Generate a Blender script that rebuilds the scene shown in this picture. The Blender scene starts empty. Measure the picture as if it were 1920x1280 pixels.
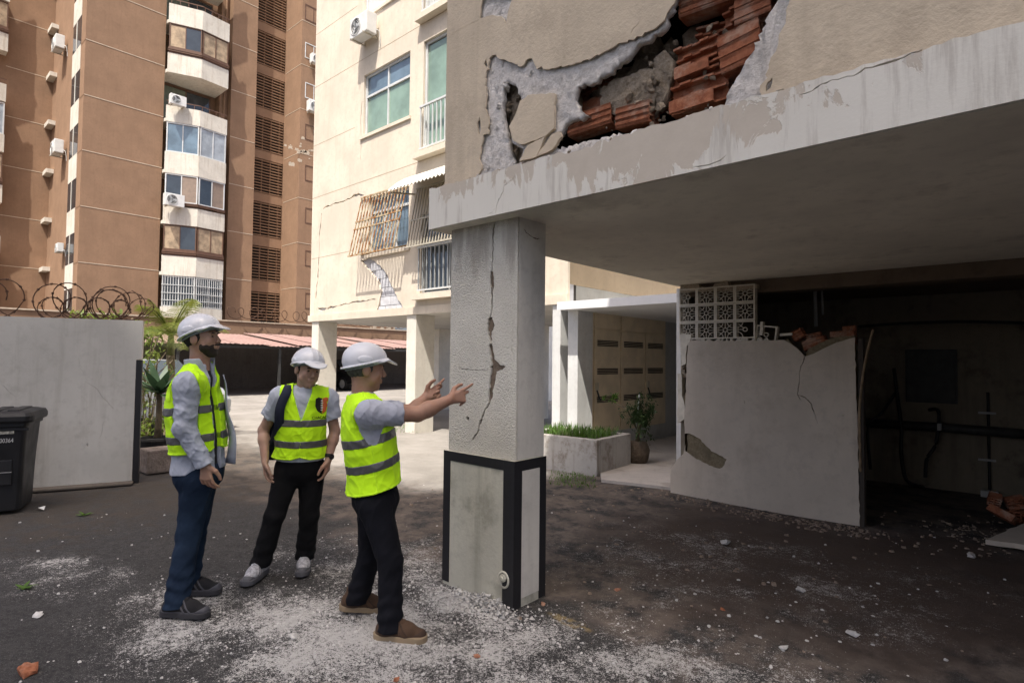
import bpy, bmesh, math, random
import numpy as np
from mathutils import Vector, Matrix, Quaternion
from mathutils.geometry import delaunay_2d_cdt
random.seed(7); np.random.seed(7)
SC = bpy.context.scene
COL = SC.collection
# ------------------------------------------------------------------ camera
FPX, CAM_H = 1079.14, 1.5
PITCH, ROLL, YAW = (math.radians(a) for a in (1.857, 0.620, 41.755))
CF = Vector((-math.sin(YAW)*math.cos(PITCH), math.cos(YAW)*math.cos(PITCH), math.sin(PITCH)))
_r = Vector((math.cos(YAW), math.sin(YAW), 0)); _u = _r.cross(CF)
CR = _r*math.cos(ROLL)+_u*math.sin(ROLL); CU = -_r*math.sin(ROLL)+_u*math.cos(ROLL)
CC = Vector((0, 0, CAM_H))
cam = bpy.data.cameras.new('camera'); co = bpy.data.objects.new('camera', cam); COL.objects.link(co)
cam.sensor_width = 36; cam.lens = FPX/1920*36; cam.clip_end = 2000; cam.clip_start = 0.05
co.matrix_world = Matrix(((CR.x, CU.x, -CF.x, 0), (CR.y, CU.y, -CF.y, 0), (CR.z, CU.z, -CF.z, CAM_H), (0, 0, 0, 1)))
SC.camera = co
# ------------------------------------------------------------------ sky, sun, exposure
SUN_AZ, SUN_EL = math.radians(27.5), math.radians(64.6)
w = bpy.data.worlds.new('World'); SC.world = w; w.use_nodes = True
nt = w.node_tree; nt.nodes.clear()
sky = nt.nodes.new('ShaderNodeTexSky'); sky.sky_type = 'NISHITA'; sky.sun_disc = False
sky.sun_elevation = SUN_EL; sky.sun_rotation = math.atan2(math.sin(SUN_AZ), -math.cos(SUN_AZ))
sky.dust_density = 5.0; sky.air_density = 0.6; sky.ozone_density = 0.0
bg = nt.nodes.new('ShaderNodeBackground'); bg.inputs[1].default_value = 0.15
wo = nt.nodes.new('ShaderNodeOutputWorld'); nt.links.new(sky.outputs[0], bg.inputs[0]); nt.links.new(bg.outputs[0], wo.inputs[0])
sl = bpy.data.lights.new('sun', 'SUN'); sl.energy = 3.7; sl.angle = math.radians(0.53); sl.color = (1.0, 0.95, 0.87)
so = bpy.data.objects.new('sun', sl); COL.objects.link(so); so.location = (20, -40, 80)
travel = Vector((-math.sin(SUN_AZ)*math.cos(SUN_EL), math.cos(SUN_AZ)*math.cos(SUN_EL), -math.sin(SUN_EL)))
so.rotation_euler = travel.to_track_quat('-Z', 'Y').to_euler()
vs = SC.view_settings; vs.view_transform = 'Standard'; vs.look = 'None'; vs.gamma = 1; vs.exposure = 0.96
SC.cycles.use_denoising = True; SC.cycles.max_bounces = 8; SC.cycles.diffuse_bounces = 5
# ------------------------------------------------------------------ measuring the place
def ray(x, y): return CF + CR*((x-960)/FPX) + CU*((640-y)/FPX)
def hit(x, y, ax, val):
    d = ray(x, y); return CC + d*((val-CC[ax])/d[ax])
def G(x, y, z=0.0): return hit(x, y, 2, z)
def PY(x, y, Y): return hit(x, y, 1, Y)
def PX(x, y, X): return hit(x, y, 0, X)
def AT(x, y, d): return CC + ray(x, y)*d
# ------------------------------------------------------------------ objects
def tag(o, label=None, cat=None, group=None, kind=None):
    if label: o['label'] = label
    if cat: o['category'] = cat
    if group: o['group'] = group
    if kind: o['kind'] = kind
    return o
def link(name, me, m=None, parent=None, loc=None):
    o = bpy.data.objects.new(name, me); COL.objects.link(o)
    if m is not None and me is not None and len(me.materials) == 0: me.materials.append(m)
    if parent is not None: o.parent = parent
    if loc is not None: o.location = loc
    return o
def empty(name, loc=(0, 0, 0), label=None, cat=None, group=None, rz=0):
    o = bpy.data.objects.new(name, None); COL.objects.link(o); o.location = loc; o.rotation_euler.z = rz
    o.empty_display_size = .1
    return tag(o, label, cat, group)
def mesh(name, v, f, smooth=False, recalc=False):
    me = bpy.data.meshes.new(name); me.from_pydata([tuple(p) for p in v], [], [tuple(q) for q in f])
    if recalc:
        b = bmesh.new(); b.from_mesh(me); bmesh.ops.recalc_face_normals(b, faces=b.faces); b.to_mesh(me); b.free()
    if smooth: me.polygons.foreach_set('use_smooth', [True]*len(me.polygons))
    me.update(); return me
class MB:
    """collects boxes, tubes, prisms; build() links them as one mesh object"""
    def __init__(s): s.v = []; s.f = []
    def add(s, v, f):
        n = len(s.v); s.v += [Vector(p) for p in v]; s.f += [tuple(i+n for i in q) for q in f]; return s
    def box(s, a, b, M=None):
        x0, y0, z0 = (min(p, q) for p, q in zip(a, b)); x1, y1, z1 = (max(p, q) for p, q in zip(a, b))
        v = [Vector(p) for p in ((x0,y0,z0),(x1,y0,z0),(x1,y1,z0),(x0,y1,z0),(x0,y0,z1),(x1,y0,z1),(x1,y1,z1),(x0,y1,z1))]
        if M is not None: v = [M @ p for p in v]
        return s.add(v, ((0,3,2,1),(4,5,6,7),(0,1,5,4),(1,2,6,5),(2,3,7,6),(3,0,4,7)))
    def bar(s, p, q, w, h=None, up=(0,0,1)):
        p, q = Vector(p), Vector(q); h = h or w; d = (q-p); L = d.length; d /= L; up = Vector(up)
        if abs(d.dot(up)) > .98: up = Vector((0,1,0)) if abs(d.y) < .9 else Vector((1,0,0))
        x = d.cross(up).normalized(); y = x.cross(d)
        M = Matrix(((d.x,x.x,y.x,p.x),(d.y,x.y,y.y,p.y),(d.z,x.z,y.z,p.z),(0,0,0,1)))
        return s.box((0,-w/2,-h/2),(L,w/2,h/2),M)
    def tube(s, pts, r, n=6, cap=True, closed=False):
        pts = [Vector(p) for p in pts]; m = len(pts)
        rs = r if isinstance(r, (list, tuple)) else [r]*m
        base = len(s.v); ref = Vector((.31,.2,.93))
        for i, p in enumerate(pts):
            a = pts[max(i-1,0)]; b = pts[min(i+1,m-1)]
            d = (b-a)
            if d.length < 1e-9: d = Vector((0,0,1))
            d.normalize(); x = d.cross(ref)
            if x.length < 1e-3: x = d.cross(Vector((1,0,0)))
            x.normalize(); y = d.cross(x)
            for k in range(n):
                t = 2*math.pi*k/n; s.v.append(p + x*(math.cos(t)*rs[i]) + y*(math.sin(t)*rs[i]))
        for i in range(m-1):
            for k in range(n):
                s.f.append((base+i*n+k, base+i*n+(k+1)%n, base+(i+1)*n+(k+1)%n, base+(i+1)*n+k))
        if cap: s.f.append(tuple(base+k for k in range(n))[::-1]); s.f.append(tuple(base+(m-1)*n+k for k in range(n)))
        return s
    def prism(s, poly, P, t):
        """poly of (u,v), P(u,v,d) maps to space, extruded from d=0 to d=t (convex-ish polygons)"""
        n = len(poly); v = [P(u, q, 0) for u, q in poly]+[P(u, q, t) for u, q in poly]
        return s.add(v, [tuple(range(n)), tuple(range(2*n-1, n-1, -1))]+[(i, i+n, (i+1) % n+n, (i+1) % n) for i in range(n)])
    def loft(s, rings, cap=True, closed=True):
        n = len(rings[0]); b = len(s.v)
        for r in rings: s.v += [Vector(p) for p in r]
        for i in range(len(rings)-1):
            for k in range(n if closed else n-1):
                s.f.append((b+i*n+k, b+i*n+(k+1)%n, b+(i+1)*n+(k+1)%n, b+(i+1)*n+k))
        if cap and closed: s.f.append(tuple(b+k for k in range(n))[::-1]); s.f.append(tuple(b+(len(rings)-1)*n+k for k in range(n)))
        return s
    def mesh(s, name='m', smooth=False, recalc=True): return mesh(name, s.v, s.f, smooth, recalc)
    def build(s, name, m=None, parent=None, smooth=False, recalc=True, bevel=0, seg=2):
        me = s.mesh(name, smooth, recalc)
        if bevel:
            b = bmesh.new(); b.from_mesh(me)
            bmesh.ops.bevel(b, geom=list(b.edges), offset=bevel, segments=seg, affect='EDGES', profile=.6, clamp_overlap=True)
            b.to_mesh(me); b.free()
        return link(name, me, m, parent)
def box(name, a, b, m, parent=None, bevel=0): return MB().box(a, b).build(name, m, parent, bevel=bevel)
def inpoly(x, y, p):
    c = False; j = len(p)-1
    for i in range(len(p)):
        if (p[i][1] > y) != (p[j][1] > y) and x < (p[j][0]-p[i][0])*(y-p[i][1])/(p[j][1]-p[i][1])+p[i][0]: c = not c
        j = i
    return c
def planeY(Y, s=1):
    return lambda u, v, d: Vector((u, Y+s*d, v))      # facing -Y, depth grows into +Y
def planeX(X): return lambda u, v, d: Vector((X-d, u, v))   # facing +X
def planeZ(Z): return lambda u, v, d: Vector((u, v, Z-d))
def sheet(name, outer, holes, P, t, m, parent=None, rough=0, smooth=False, back=True, pts=()):
    """a slab with openings: outline and openings in (u,v); openings are cut right through, edges have depth t"""
    vs_, ed = [], []
    for poly in [outer]+list(holes):
        b = len(vs_); n = len(poly)
        vs_ += [Vector(p) for p in poly]; ed += [(b+i, b+(i+1) % n) for i in range(n)]
    vs_ += [Vector(p) for p in pts]
    V, E_, Fc, *_ = delaunay_2d_cdt(vs_, ed, [], 0, 1e-6)
    hb = [(min(p[0] for p in h), max(p[0] for p in h), min(p[1] for p in h), max(p[1] for p in h), h) for h in holes]
    keep = []
    for f in Fc:
        cx = sum(V[i][0] for i in f)/len(f); cy = sum(V[i][1] for i in f)/len(f)
        if not inpoly(cx, cy, outer): continue
        if any(a <= cx <= b and c <= cy <= d and inpoly(cx, cy, h) for a, b, c, d, h in hb): continue
        keep.append(tuple(f))
    cnt = {}
    for f in keep:
        for i in range(len(f)):
            e = (f[i], f[(i+1) % len(f)]); k = (min(e), max(e)); cnt.setdefault(k, []).append(e)
    n = len(V); v = [P(p[0], p[1], (random.uniform(-rough, rough) if rough else 0)) for p in V]+[P(p[0], p[1], t) for p in V]
    fs = list(keep)
    if back: fs += [tuple(i+n for i in f[::-1]) for f in keep]
    for k, l in cnt.items():
        if len(l) == 1: a, b = l[0]; fs.append((a, a+n, b+n, b))
    return link(name, mesh(name, v, fs, smooth, True), m, parent)
def rect(u0, v0, u1, v1): return [(u0, v0), (u1, v0), (u1, v1), (u0, v1)]
def ragged(pts, step=.04, amp=.008, seed=0, closed=True):
    """subdivides a polyline and shakes it"""
    R = random.Random(seed); out = []; n = len(pts)
    for i in range(n if closed else n-1):
        a, b = pts[i], pts[(i+1) % n]; L = math.hypot(b[0]-a[0], b[1]-a[1]); k = max(1, int(L/step))
        for j in range(k):
            t = j/k; s_ = 0 if j == 0 else amp
            out.append((a[0]+(b[0]-a[0])*t+R.uniform(-s_, s_), a[1]+(b[1]-a[1])*t+R.uniform(-s_, s_)))
    if not closed: out.append(tuple(pts[-1]))
    return out
def crack(pts, w, seed=0, step=.03, amp=.008, var=.7):
    """a long thin hole following a polyline; w is its greatest width (or a list per point)"""
    R = random.Random(seed); ws = w if isinstance(w, (list, tuple)) else None
    p = ragged(pts, step, amp, seed, closed=False); n = len(p); Lf, Rt = [], []
    cum = [0]
    for i in range(1, len(pts)): cum.append(cum[-1]+math.dist(pts[i], pts[i-1]))
    run = 0
    for i in range(n):
        if i: run += math.dist(p[i], p[i-1])
        a = p[max(i-1, 0)]; b = p[min(i+1, n-1)]; dx, dy = b[0]-a[0], b[1]-a[1]; L = math.hypot(dx, dy) or 1
        t = i/(n-1)
        if ws:
            s_ = min(run/ (1.04*cum[-1]), 1)*cum[-1]; k = 0
            while k < len(cum)-2 and cum[k+1] < s_: k += 1
            tt = (s_-cum[k])/max(cum[k+1]-cum[k], 1e-6); ww = ws[k]*(1-min(tt,1))+ws[k+1]*min(tt,1)
        else: ww = w*min(1, 6*t, 6*(1-t))
        ww = max(ww*(1-var*R.random()), .0006)/2
        Lf.append((p[i][0]-dy/L*ww, p[i][1]+dx/L*ww)); Rt.append((p[i][0]+dy/L*ww, p[i][1]-dx/L*ww))
    return Lf+Rt[::-1]
# ------------------------------------------------------------------ materials
class NB:
    def __init__(s, name):
        s.m = bpy.data.materials.new(name); s.m.use_nodes = True; s.t = s.m.node_tree; s.t.nodes.clear()
        s.out = s.t.nodes.new('ShaderNodeOutputMaterial'); s.b = s.t.nodes.new('ShaderNodeBsdfPrincipled')
        s.t.links.new(s.b.outputs[0], s.out.inputs[0]); s.g = s.t.nodes.new('ShaderNodeNewGeometry')
    def n(s, t): return s.t.nodes.new('ShaderNode'+t)
    def put(s, sock, v):
        if hasattr(v, 'is_output'): s.t.links.new(v, sock)
        else:
            if isinstance(v, (tuple, list)) and len(v) == 3 and sock.type == 'RGBA': v = (*v, 1)
            sock.default_value = v
    @property
    def pos(s): return s.g.outputs['Position']
    def obj(s): return s.n('TexCoord').outputs['Object']
    def scale(s, v, sc):
        n = s.n('Vector' + 'Math'); n.operation = 'MULTIPLY'; s.put(n.inputs[0], v); n.inputs[1].default_value = sc; return n.outputs[0]
    def noise(s, scale=5, detail=4, rough=.55, vec=None, dist=0):
        n = s.n('TexNoise'); s.put(n.inputs['Vector'], vec if vec is not None else s.pos)
        n.inputs['Scale'].default_value = scale; n.inputs['Detail'].default_value = detail
        n.inputs['Roughness'].default_value = rough; n.inputs['Distortion'].default_value = dist; return n.outputs[0]
    def vor(s, scale=5, vec=None, feat='F1', out=0):
        n = s.n('TexVoronoi'); n.feature = feat; s.put(n.inputs['Vector'], vec if vec is not None else s.pos); n.inputs['Scale'].default_value = scale; return n.outputs[out]
    def ramp(s, f, a, b, lo=0.0, hi=1.0):
        n = s.n('MapRange'); n.clamp = True; n.interpolation_type = 'SMOOTHSTEP'
        s.put(n.inputs[0], f); n.inputs[1].default_value = a; n.inputs[2].default_value = b; n.inputs[3].default_value = lo; n.inputs[4].default_value = hi; return n.outputs[0]
    def mix(s, a, b, f):
        n = s.n('Mix'); n.data_type = 'RGBA'; s.put(n.inputs[0], f); s.put(n.inputs[6], a); s.put(n.inputs[7], b); return n.outputs[2]
    def math(s, op, a, b=0.0):
        n = s.n('Math'); n.operation = op; s.put(n.inputs[0], a); s.put(n.inputs[1], b); n.use_clamp = False; return n.outputs[0]
    def xyz(s, v=None):
        n = s.n('SeparateXYZ'); s.put(n.inputs[0], v if v is not None else s.pos); return n.outputs
    def bump(s, h, strength=.3, dist=.01):
        n = s.n('Bump'); n.inputs['Strength'].default_value = strength; n.inputs['Distance'].default_value = dist
        s.put(n.inputs['Height'], h)
        if s.b.inputs['Normal'].is_linked: s.t.links.new(s.b.inputs['Normal'].links[0].from_socket, n.inputs['Normal'])
        s.t.links.new(n.outputs[0], s.b.inputs['Normal']); return s
    def set(s, color=None, rough=None, metal=None, spec=None, **k):
        if color is not None: s.put(s.b.inputs['Base Color'], color)
        if rough is not None: s.put(s.b.inputs['Roughness'], rough)
        if metal is not None: s.b.inputs['Metallic'].default_value = metal
        if spec is not None: s.b.inputs['Specular IOR Level'].default_value = spec
        for a, v in k.items(): s.put(s.b.inputs[a.replace('_', ' ')], v)
        return s
def mul(c, k): return tuple(min(1, a*k) for a in c)
MC = {}
def plain(name, c, rough=.7, var=.12, scale=6, metal=0, spec=.4, bump=0, bscale=60, obj=True):
    """a colour with gentle uneven wear"""
    if name in MC: return MC[name]
    b = NB(name); v = b.obj() if obj else b.pos
    f = b.noise(scale, 5, .6, v)
    b.set(b.mix(mul(c, 1-var), mul(c, 1+var), b.ramp(f, .3, .7)), b.ramp(f, .3, .7, max(.05, rough-.08), min(1, rough+.08)), metal, spec)
    if bump: b.bump(b.noise(bscale, 4, .6, v), bump, .004)
    MC[name] = b.m; return b.m
def plaster(name, c, stain=(.25,.2,.15), samt=.35, streak=.4, grain=.25, gscale=90, rough=.88, var=.1, relief=.006):
    """painted render: blotches, rain streaks, fine trowel relief"""
    if name in MC: return MC[name]
    b = NB(name); p = b.pos
    col = b.mix(mul(c, 1-var), mul(c, 1+var*.7), b.ramp(b.noise(1.3, 5, .6), .3, .7))
    col = b.mix(col, mul(c, .8), b.ramp(b.noise(11, 6, .7), .48, .68, 0, .5))
    st = b.noise(1, 6, .65, b.scale(p, (7, 7, .55)))
    col = b.mix(col, stain, b.ramp(st, .49, .70, 0, streak))
    col = b.mix(col, stain, b.ramp(b.noise(2.7, 7, .7), .53-.14*max(0, samt-.35), .70-.14*max(0, samt-.35), 0, samt))
    b.set(col, rough, 0, .25)
    b.bump(b.noise(gscale, 4, .65), grain, relief).bump(b.noise(4, 4), .15, .02)
    MC[name] = b.m; return b.m
# ================================================================== GROUND
def ground_material():
    b = NB('asphalt'); p = b.pos; x, y, z = b.xyz()
    def blob(cx, cy, rx, ry, a=0.0):
        ca, sa = math.cos(a), math.sin(a)
        dx = b.math('SUBTRACT', x, cx); dy = b.math('SUBTRACT', y, cy)
        u = b.math('ADD', b.math('MULTIPLY', dx, ca/rx), b.math('MULTIPLY', dy, sa/rx))
        v = b.math('ADD', b.math('MULTIPLY', dx, -sa/ry), b.math('MULTIPLY', dy, ca/ry))
        r = b.math('SQRT', b.math('ADD', b.math('MULTIPLY', u, u), b.math('MULTIPLY', v, v)))
        return b.ramp(r, 0.15, 1.0, 1.0, 0.0)
    n1 = b.noise(1.1, 6, .65); n2 = b.noise(5.5, 6, .7, dist=.6); n3 = b.noise(38, 4, .7); n4 = b.noise(150, 3, .7)
    col = b.mix((.020, .020, .021), (.050, .048, .047), b.ramp(n3, .32, .7))
    col = b.mix(col, (.15, .147, .142), b.ramp(n4, .54, .68, 0, .75)); col = b.mix(col, (.012, .012, .013), b.ramp(b.noise(210, 2, .6), .56, .68, 0, .7))
    # worn, earthy asphalt towards the yard and under the slab
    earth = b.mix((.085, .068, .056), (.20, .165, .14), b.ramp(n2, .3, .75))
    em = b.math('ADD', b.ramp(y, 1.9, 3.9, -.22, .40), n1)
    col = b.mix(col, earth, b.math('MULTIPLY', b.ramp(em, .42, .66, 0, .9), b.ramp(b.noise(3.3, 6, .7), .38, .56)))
    lefty = b.math('ADD', b.ramp(x, -4.5, -7.0, 0, .3), n2)
    col = b.mix(col, (.07, .055, .042), b.ramp(lefty, .6, .9, 0, .6))
    soil = b.math('ADD', b.math('MULTIPLY', blob(-1.0, 4.9, 3.2, 2.4), .5), n1)
    col = b.mix(col, b.mix((.045, .031, .025), (.10, .074, .060), n2), b.ramp(soil, .6, .95, 0, .9))
    # pale concrete yard
    ym = b.math('ADD', b.math('ADD', y, b.math('MULTIPLY', n1, 1.6)), b.math('MULTIPLY', n2, .7))
    ym = b.math('ADD', ym, b.ramp(x, -3.0, -5.4, -5.0, 0.0))
    conc = b.mix((.20, .185, .165), (.29, .27, .245), b.ramp(n1, .3, .7))
    conc = b.mix(conc, (.10, .088, .075), b.ramp(b.noise(.8, 7, .75), .56, .74, 0, .75))
    col = b.mix(col, conc, b.ramp(ym, 4.9, 6.0))
    # plaster dust
    d = blob(-2.75, 1.80, 1.45, 1.05, .3)
    d = b.math('MAXIMUM', d, b.math('MULTIPLY', blob(-2.55, 2.5, .75, .4), .95))
    d = b.math('MAXIMUM', d, b.math('MULTIPLY', blob(-2.1, 2.1, 2.0, 1.1, .5), .74))
    d = b.math('MAXIMUM', d, b.math('MULTIPLY', blob(-3.2, 1.5, 1.7, 1.0, .2), .74))
    d = b.math('MAXIMUM', d, b.math('MULTIPLY', blob(-3.6, 2.6, 1.6, 1.2, .3), .52))
    d = b.math('MAXIMUM', d, b.math('MULTIPLY', blob(-1.0, 2.7, 1.6, .9, .6), .5))
    d = b.math('MAXIMUM', d, b.math('MULTIPLY', blob(-4.9, .95, 1.3, .5, .3), .42))
    d = b.math('MAXIMUM', d, b.math('MULTIPLY', blob(-1.6, 4.2, 2.6, 1.8, .3), .36))
    nb = b.noise(3.1, 7, .75, dist=.4)
    f = b.math('ADD', b.math('MULTIPLY', d, .62), b.math('MULTIPLY', b.math('SUBTRACT', nb, .5), 1.5))
    f = b.math('ADD', f, b.math('MULTIPLY', b.math('SUBTRACT', n3, .5), 1.1))
    f = b.math('ADD', f, b.math('MULTIPLY', b.math('SUBTRACT', n4, .5), 1.9))
    f = b.math('ADD', f, b.math('MULTIPLY', b.math('SUBTRACT', b.noise(1.3, 3, .6), .5), .9))
    f = b.math('MULTIPLY', b.ramp(f, .36, .58), b.ramp(d, 0.02, .3))
    sp = b.math('MULTIPLY', b.ramp(b.vor(150), .12, .26, 1, 0), b.ramp(b.noise(2.0, 4, .6), .45, .65, 0, .75))
    sp = b.math('MULTIPLY', sp, b.ramp(d, .0, .35))
    f = b.math('MAXIMUM', f, sp)
    col = b.mix(col, b.mix((.38, .37, .355), (.60, .59, .57), n3), b.math('MULTIPLY', f, .85))
    # faded yellow paint mark beside the column
    yel = b.math('MULTIPLY', blob(-1.975, 2.741, .26, .075, -0.113), b.ramp(b.noise(14, 5, .7), .36, .62))
    col = b.mix(col, (.34, .25, .10), b.ramp(yel, .1, .8, 0, .6))
    b.set(col, b.ramp(n2, .3, .7, .72, .95), 0, .3)
    b.bump(b.math('ADD', b.math('MULTIPLY', n3, .6), b.math('MULTIPLY', n4, .6)), .9, .009).bump(n2, .12, .015)
    return b.m
gv, gf = [], []
N = 60
def gz(x, y):
    r = math.exp(-((x+3)**2+(y-3)**2)/60)
    return r*.012*(math.sin(x*1.3+.7)*math.cos(y*1.1)+.6*math.sin(2.9*x+1.7*y))-.006
xs = [-260]+[-12+i*.3 for i in range(49)]+[200]; ys = [-200]+[-2+i*.3 for i in range(45)]+[260]
for yy in ys:
    for xx in xs: gv.append((xx, yy, gz(xx, yy)))
for j in range(len(ys)-1):
    for i in range(len(xs)-1): a = j*len(xs)+i; gf.append((a, a+1, a+1+len(xs), a+len(xs)))
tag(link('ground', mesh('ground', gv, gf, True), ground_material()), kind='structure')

# ================================================================== NEAR WING
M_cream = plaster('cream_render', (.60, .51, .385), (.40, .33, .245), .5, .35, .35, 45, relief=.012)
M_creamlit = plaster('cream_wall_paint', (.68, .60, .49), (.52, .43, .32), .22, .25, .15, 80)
def peel_material():
    b = NB('peeling_white_paint'); p = b.pos; x, y, z = b.xyz()
    n = b.noise(1, 8, .68, b.scale(p, (4.6, 4.6, 1.8)), dist=.6); n2 = b.noise(9, 5, .7)
    white = b.mix((.64, .615, .545), (.78, .755, .68), b.noise(2.2, 5, .6))
    white = b.mix(white, (.40, .36, .31), b.ramp(b.noise(1, 5, .7, b.scale(p, (16, 16, 1.4))), .50, .70, 0, .55))
    bare = b.mix((.48, .425, .35), (.62, .56, .475), n2)
    mid = b.ramp(b.math('ABSOLUTE', b.math('ADD', x, 1.55)), .35, 1.15, .075, -.05)
    up_ = b.ramp(z, 2.40, 2.64, -.12, .04)
    m = b.ramp(b.math('ADD', b.math('ADD', b.math('ADD', n, mid), up_), b.math('MULTIPLY', b.math('SUBTRACT', n2, .5), .12)), .505, .525)
    b.set(b.mix(white, bare, m), .85, 0, .25)
    b.bump(m, .5, -.004).bump(b.noise(70, 4), .18, .004); return b.m
M_peel = peel_material()
M_soffit = plaster('soffit_paint', (.77, .72, .62), (.30, .25, .2), .35, 0, .12, 60)
M_mortar = None
def rough_material(name, c1, c2, s=22, dist=.03):
    b = NB(name); n = b.noise(s, 7, .75); n2 = b.noise(5, 6, .7); n3 = b.noise(13, 5, .7)
    col = b.mix(b.mix(c1, c2, b.ramp(n, .3, .7)), mul(c1, .6), b.ramp(n2, .50, .68, 0, .5)); col = b.mix(col, c2, b.ramp(n3, .52, .66, 0, .7))
    b.set(col, .95, 0, .15)
    b.bump(n, .9, dist).bump(b.noise(s*4, 4, .7), .6, dist*.25); return b.m
M_mortar = rough_material('grey_mortar', (.62, .58, .53), (.86, .83, .79), 55, .012)
M_mortar2 = rough_material('earthy_mortar', (.36, .285, .205), (.60, .51, .40), 60, .02)
def clay_material():
    b = NB('hollow_clay'); n = b.noise(30, 7, .75); n2 = b.noise(7, 5, .65)
    col = b.mix((.22, .075, .040), (.40, .165, .09), b.ramp(n, .3, .7)); col = b.mix(col, (.46, .36, .28), b.ramp(n2, .47, .66, 0, .55)); col = b.mix(col, (.13, .05, .03), b.ramp(b.noise(15, 4), .55, .7, 0, .6))
    b.set(col, .95, 0, .15); b.bump(n, .8, .006); return b.m
M_clay = clay_material()
M_dark = plain('dark_void', (.02, .018, .016), .95)
M_core = rough_material('cracked_core', (.13, .10, .075), (.24, .19, .145), 30, .01)

wing = empty('apartment_wing', (-2.95, 2.6, 0), 'shaded cream building wing with a blown-out brick wall above a peeling white beam', 'building')
def W(o):
    o.parent = wing; o.matrix_parent_inverse = Matrix.Translation(-Vector(wing.location)); return o
Yw = 2.60
def c3(pts, Y=Yw):
    r = []
    for a, c in pts: q = PY(820+a/2.743, c/2.743, Y); r.append((q.x, q.z))
    return r
ZB = 2.668
holeA = c3([(212,905),(228,850),(216,820),(225,760),(236,695),(262,690),(262,600),(246,560),(250,470),(246,400),(262,335),(268,300),(300,282),(325,305),(400,330),(432,342),(455,312),(482,298),(506,342),(560,357),(620,346),(720,322),(800,296),(870,262),(930,222),(1010,205),(1080,165),(1145,125),(1180,70),(1225,0),(1260,-70),(1500,-110),(1830,-90),(1812,0),(1792,100),(1755,215),(1705,350),(1680,420),(1658,470)])
holeA = [(u, max(v, ZB-.02)) for u, v in holeA]
holeA = ragged([(holeA[0][0], ZB-.05)]+holeA+[(holeA[-1][0], ZB-.05)], .019, .0095, 3)
spots = [ragged(c3(L), .012, .004, 150+i) for i, L in enumerate(([(520,362),(545,366),(540,384),(524,378)], [(700,334),(735,328),(728,344),(705,346)], [(205,640),(216,600),(226,660),(214,700)], [(1690,440),(1720,400),(1716,450),(1690,472)], [(240,330),(252,300),(256,352)]))]+[ragged(c3([(218,95),(222,40),(240,-20),(390,-20),(372,35),(352,125),(330,85),(285,78)]), .03, .006, 5)]
hair = [crack(c3([(990,190),(1005,150),(1030,130),(1052,92)]), .004, 4),
        crack(c3([(50,195),(130,145),(220,100)]), .003, 6, amp=.003), crack(c3([(300,262),(290,300)]), .004, 8)]
outer = [(-2.955, 2.64), (4.2, 2.64), (4.2, 8.6), (-2.955, 8.6)]
W(sheet('wall', outer, [holeA]+spots+hair, planeY(Yw), .0115, M_cream)); 
holeB = c3([(560,770),(650,640),(700,612),(770,592),(716,556),(704,480),(716,440),(790,420),(868,372),(950,312),(1010,240),(1092,190),(1150,150),(1188,62),(1215,0),(1240,-60),(1500,-90),(1760,-60),(1742,0),(1700,62),(1652,200),(1572,330),(1480,490),(1480,560)])
holeB = ragged([(u, max(v, ZB-.05)) for u, v in holeB], .018, .013, 9)
slot = ragged(c3([(330,415),(392,432),(428,520),(402,572),(376,640),(370,728),(432,760),(412,835),(384,835),(360,750),(326,590)]), .02, .007, 10)
W(sheet('mortar_coat', [(-2.93, 2.64), (4.18, 2.64), (4.18, 8.55), (-2.93, 8.55)], [holeB, slot], planeY(Yw+.0185), .035, M_mortar, rough=.006, smooth=True, pts=[(-2.9+i*.024+random.uniform(-.01, .01), 2.66+j*.024+random.uniform(-.01, .01)) for i in range(86) for j in range(58)]))
patches = [c3([(470,492),(606,482),(601,662),(560,700),(512,722),(430,744),(392,722),(372,652),(410,582),(428,522)]),
           c3([(424,832),(470,746),(556,702),(512,808)]), c3([(516,806),(590,692),(632,676),(642,702),(592,772)])]
for i, pp in enumerate(patches):
    o = W(sheet('plaster_flake', ragged(pp, .03, .004, 20+i), [], lambda u, v, d: Vector((u, Yw-.006+d+.05*(v-2.8)*0, v)), .02, M_cream))
# loose plaster ridge along the beam's top edge, cracked into pieces
def beam_top(u): return 2.666-.010*(u+3.04)/3
beam_pts = [(-3.045, 2.388)]
top = [(-3.045+i*.035, beam_top(-3.045+i*.035)+random.uniform(-.008, .006)-(.018 if -1.9 < -3.045+i*.035 < -1.2 and random.random() < .4 else 0)) for i in range(int(7.2/.035))]
bo = [(-3.045, 2.388), (4.15, 2.388)]+top[::-1]
def pxs(L, Y): return [(lambda q: (q.x, q.z))(PY(a, c, Y)) for a, c in L]
Yb = 2.54
bc = [crack(pxs([(965,330),(960,338),(945,348),(943,360),(935,374),(931,386),(929,400)], Yb), [.004,.005,.004,.006,.010,.005,.004], 3, .015, .004),
      crack(pxs([(947,322),(948,334),(945,348)], Yb), .005, 5, .015, .003), crack(pxs([(931,386),(922,399),(915,402)], Yb), .003, 6, .015, .003),
      crack(pxs([(913,322),(915,340),(914,352)], Yb), .003, 12, .02, .003),
      crack(pxs([(1300,312),(1330,309),(1352,300),(1362,290)], Yb), .006, 7, .02, .004)]
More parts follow.
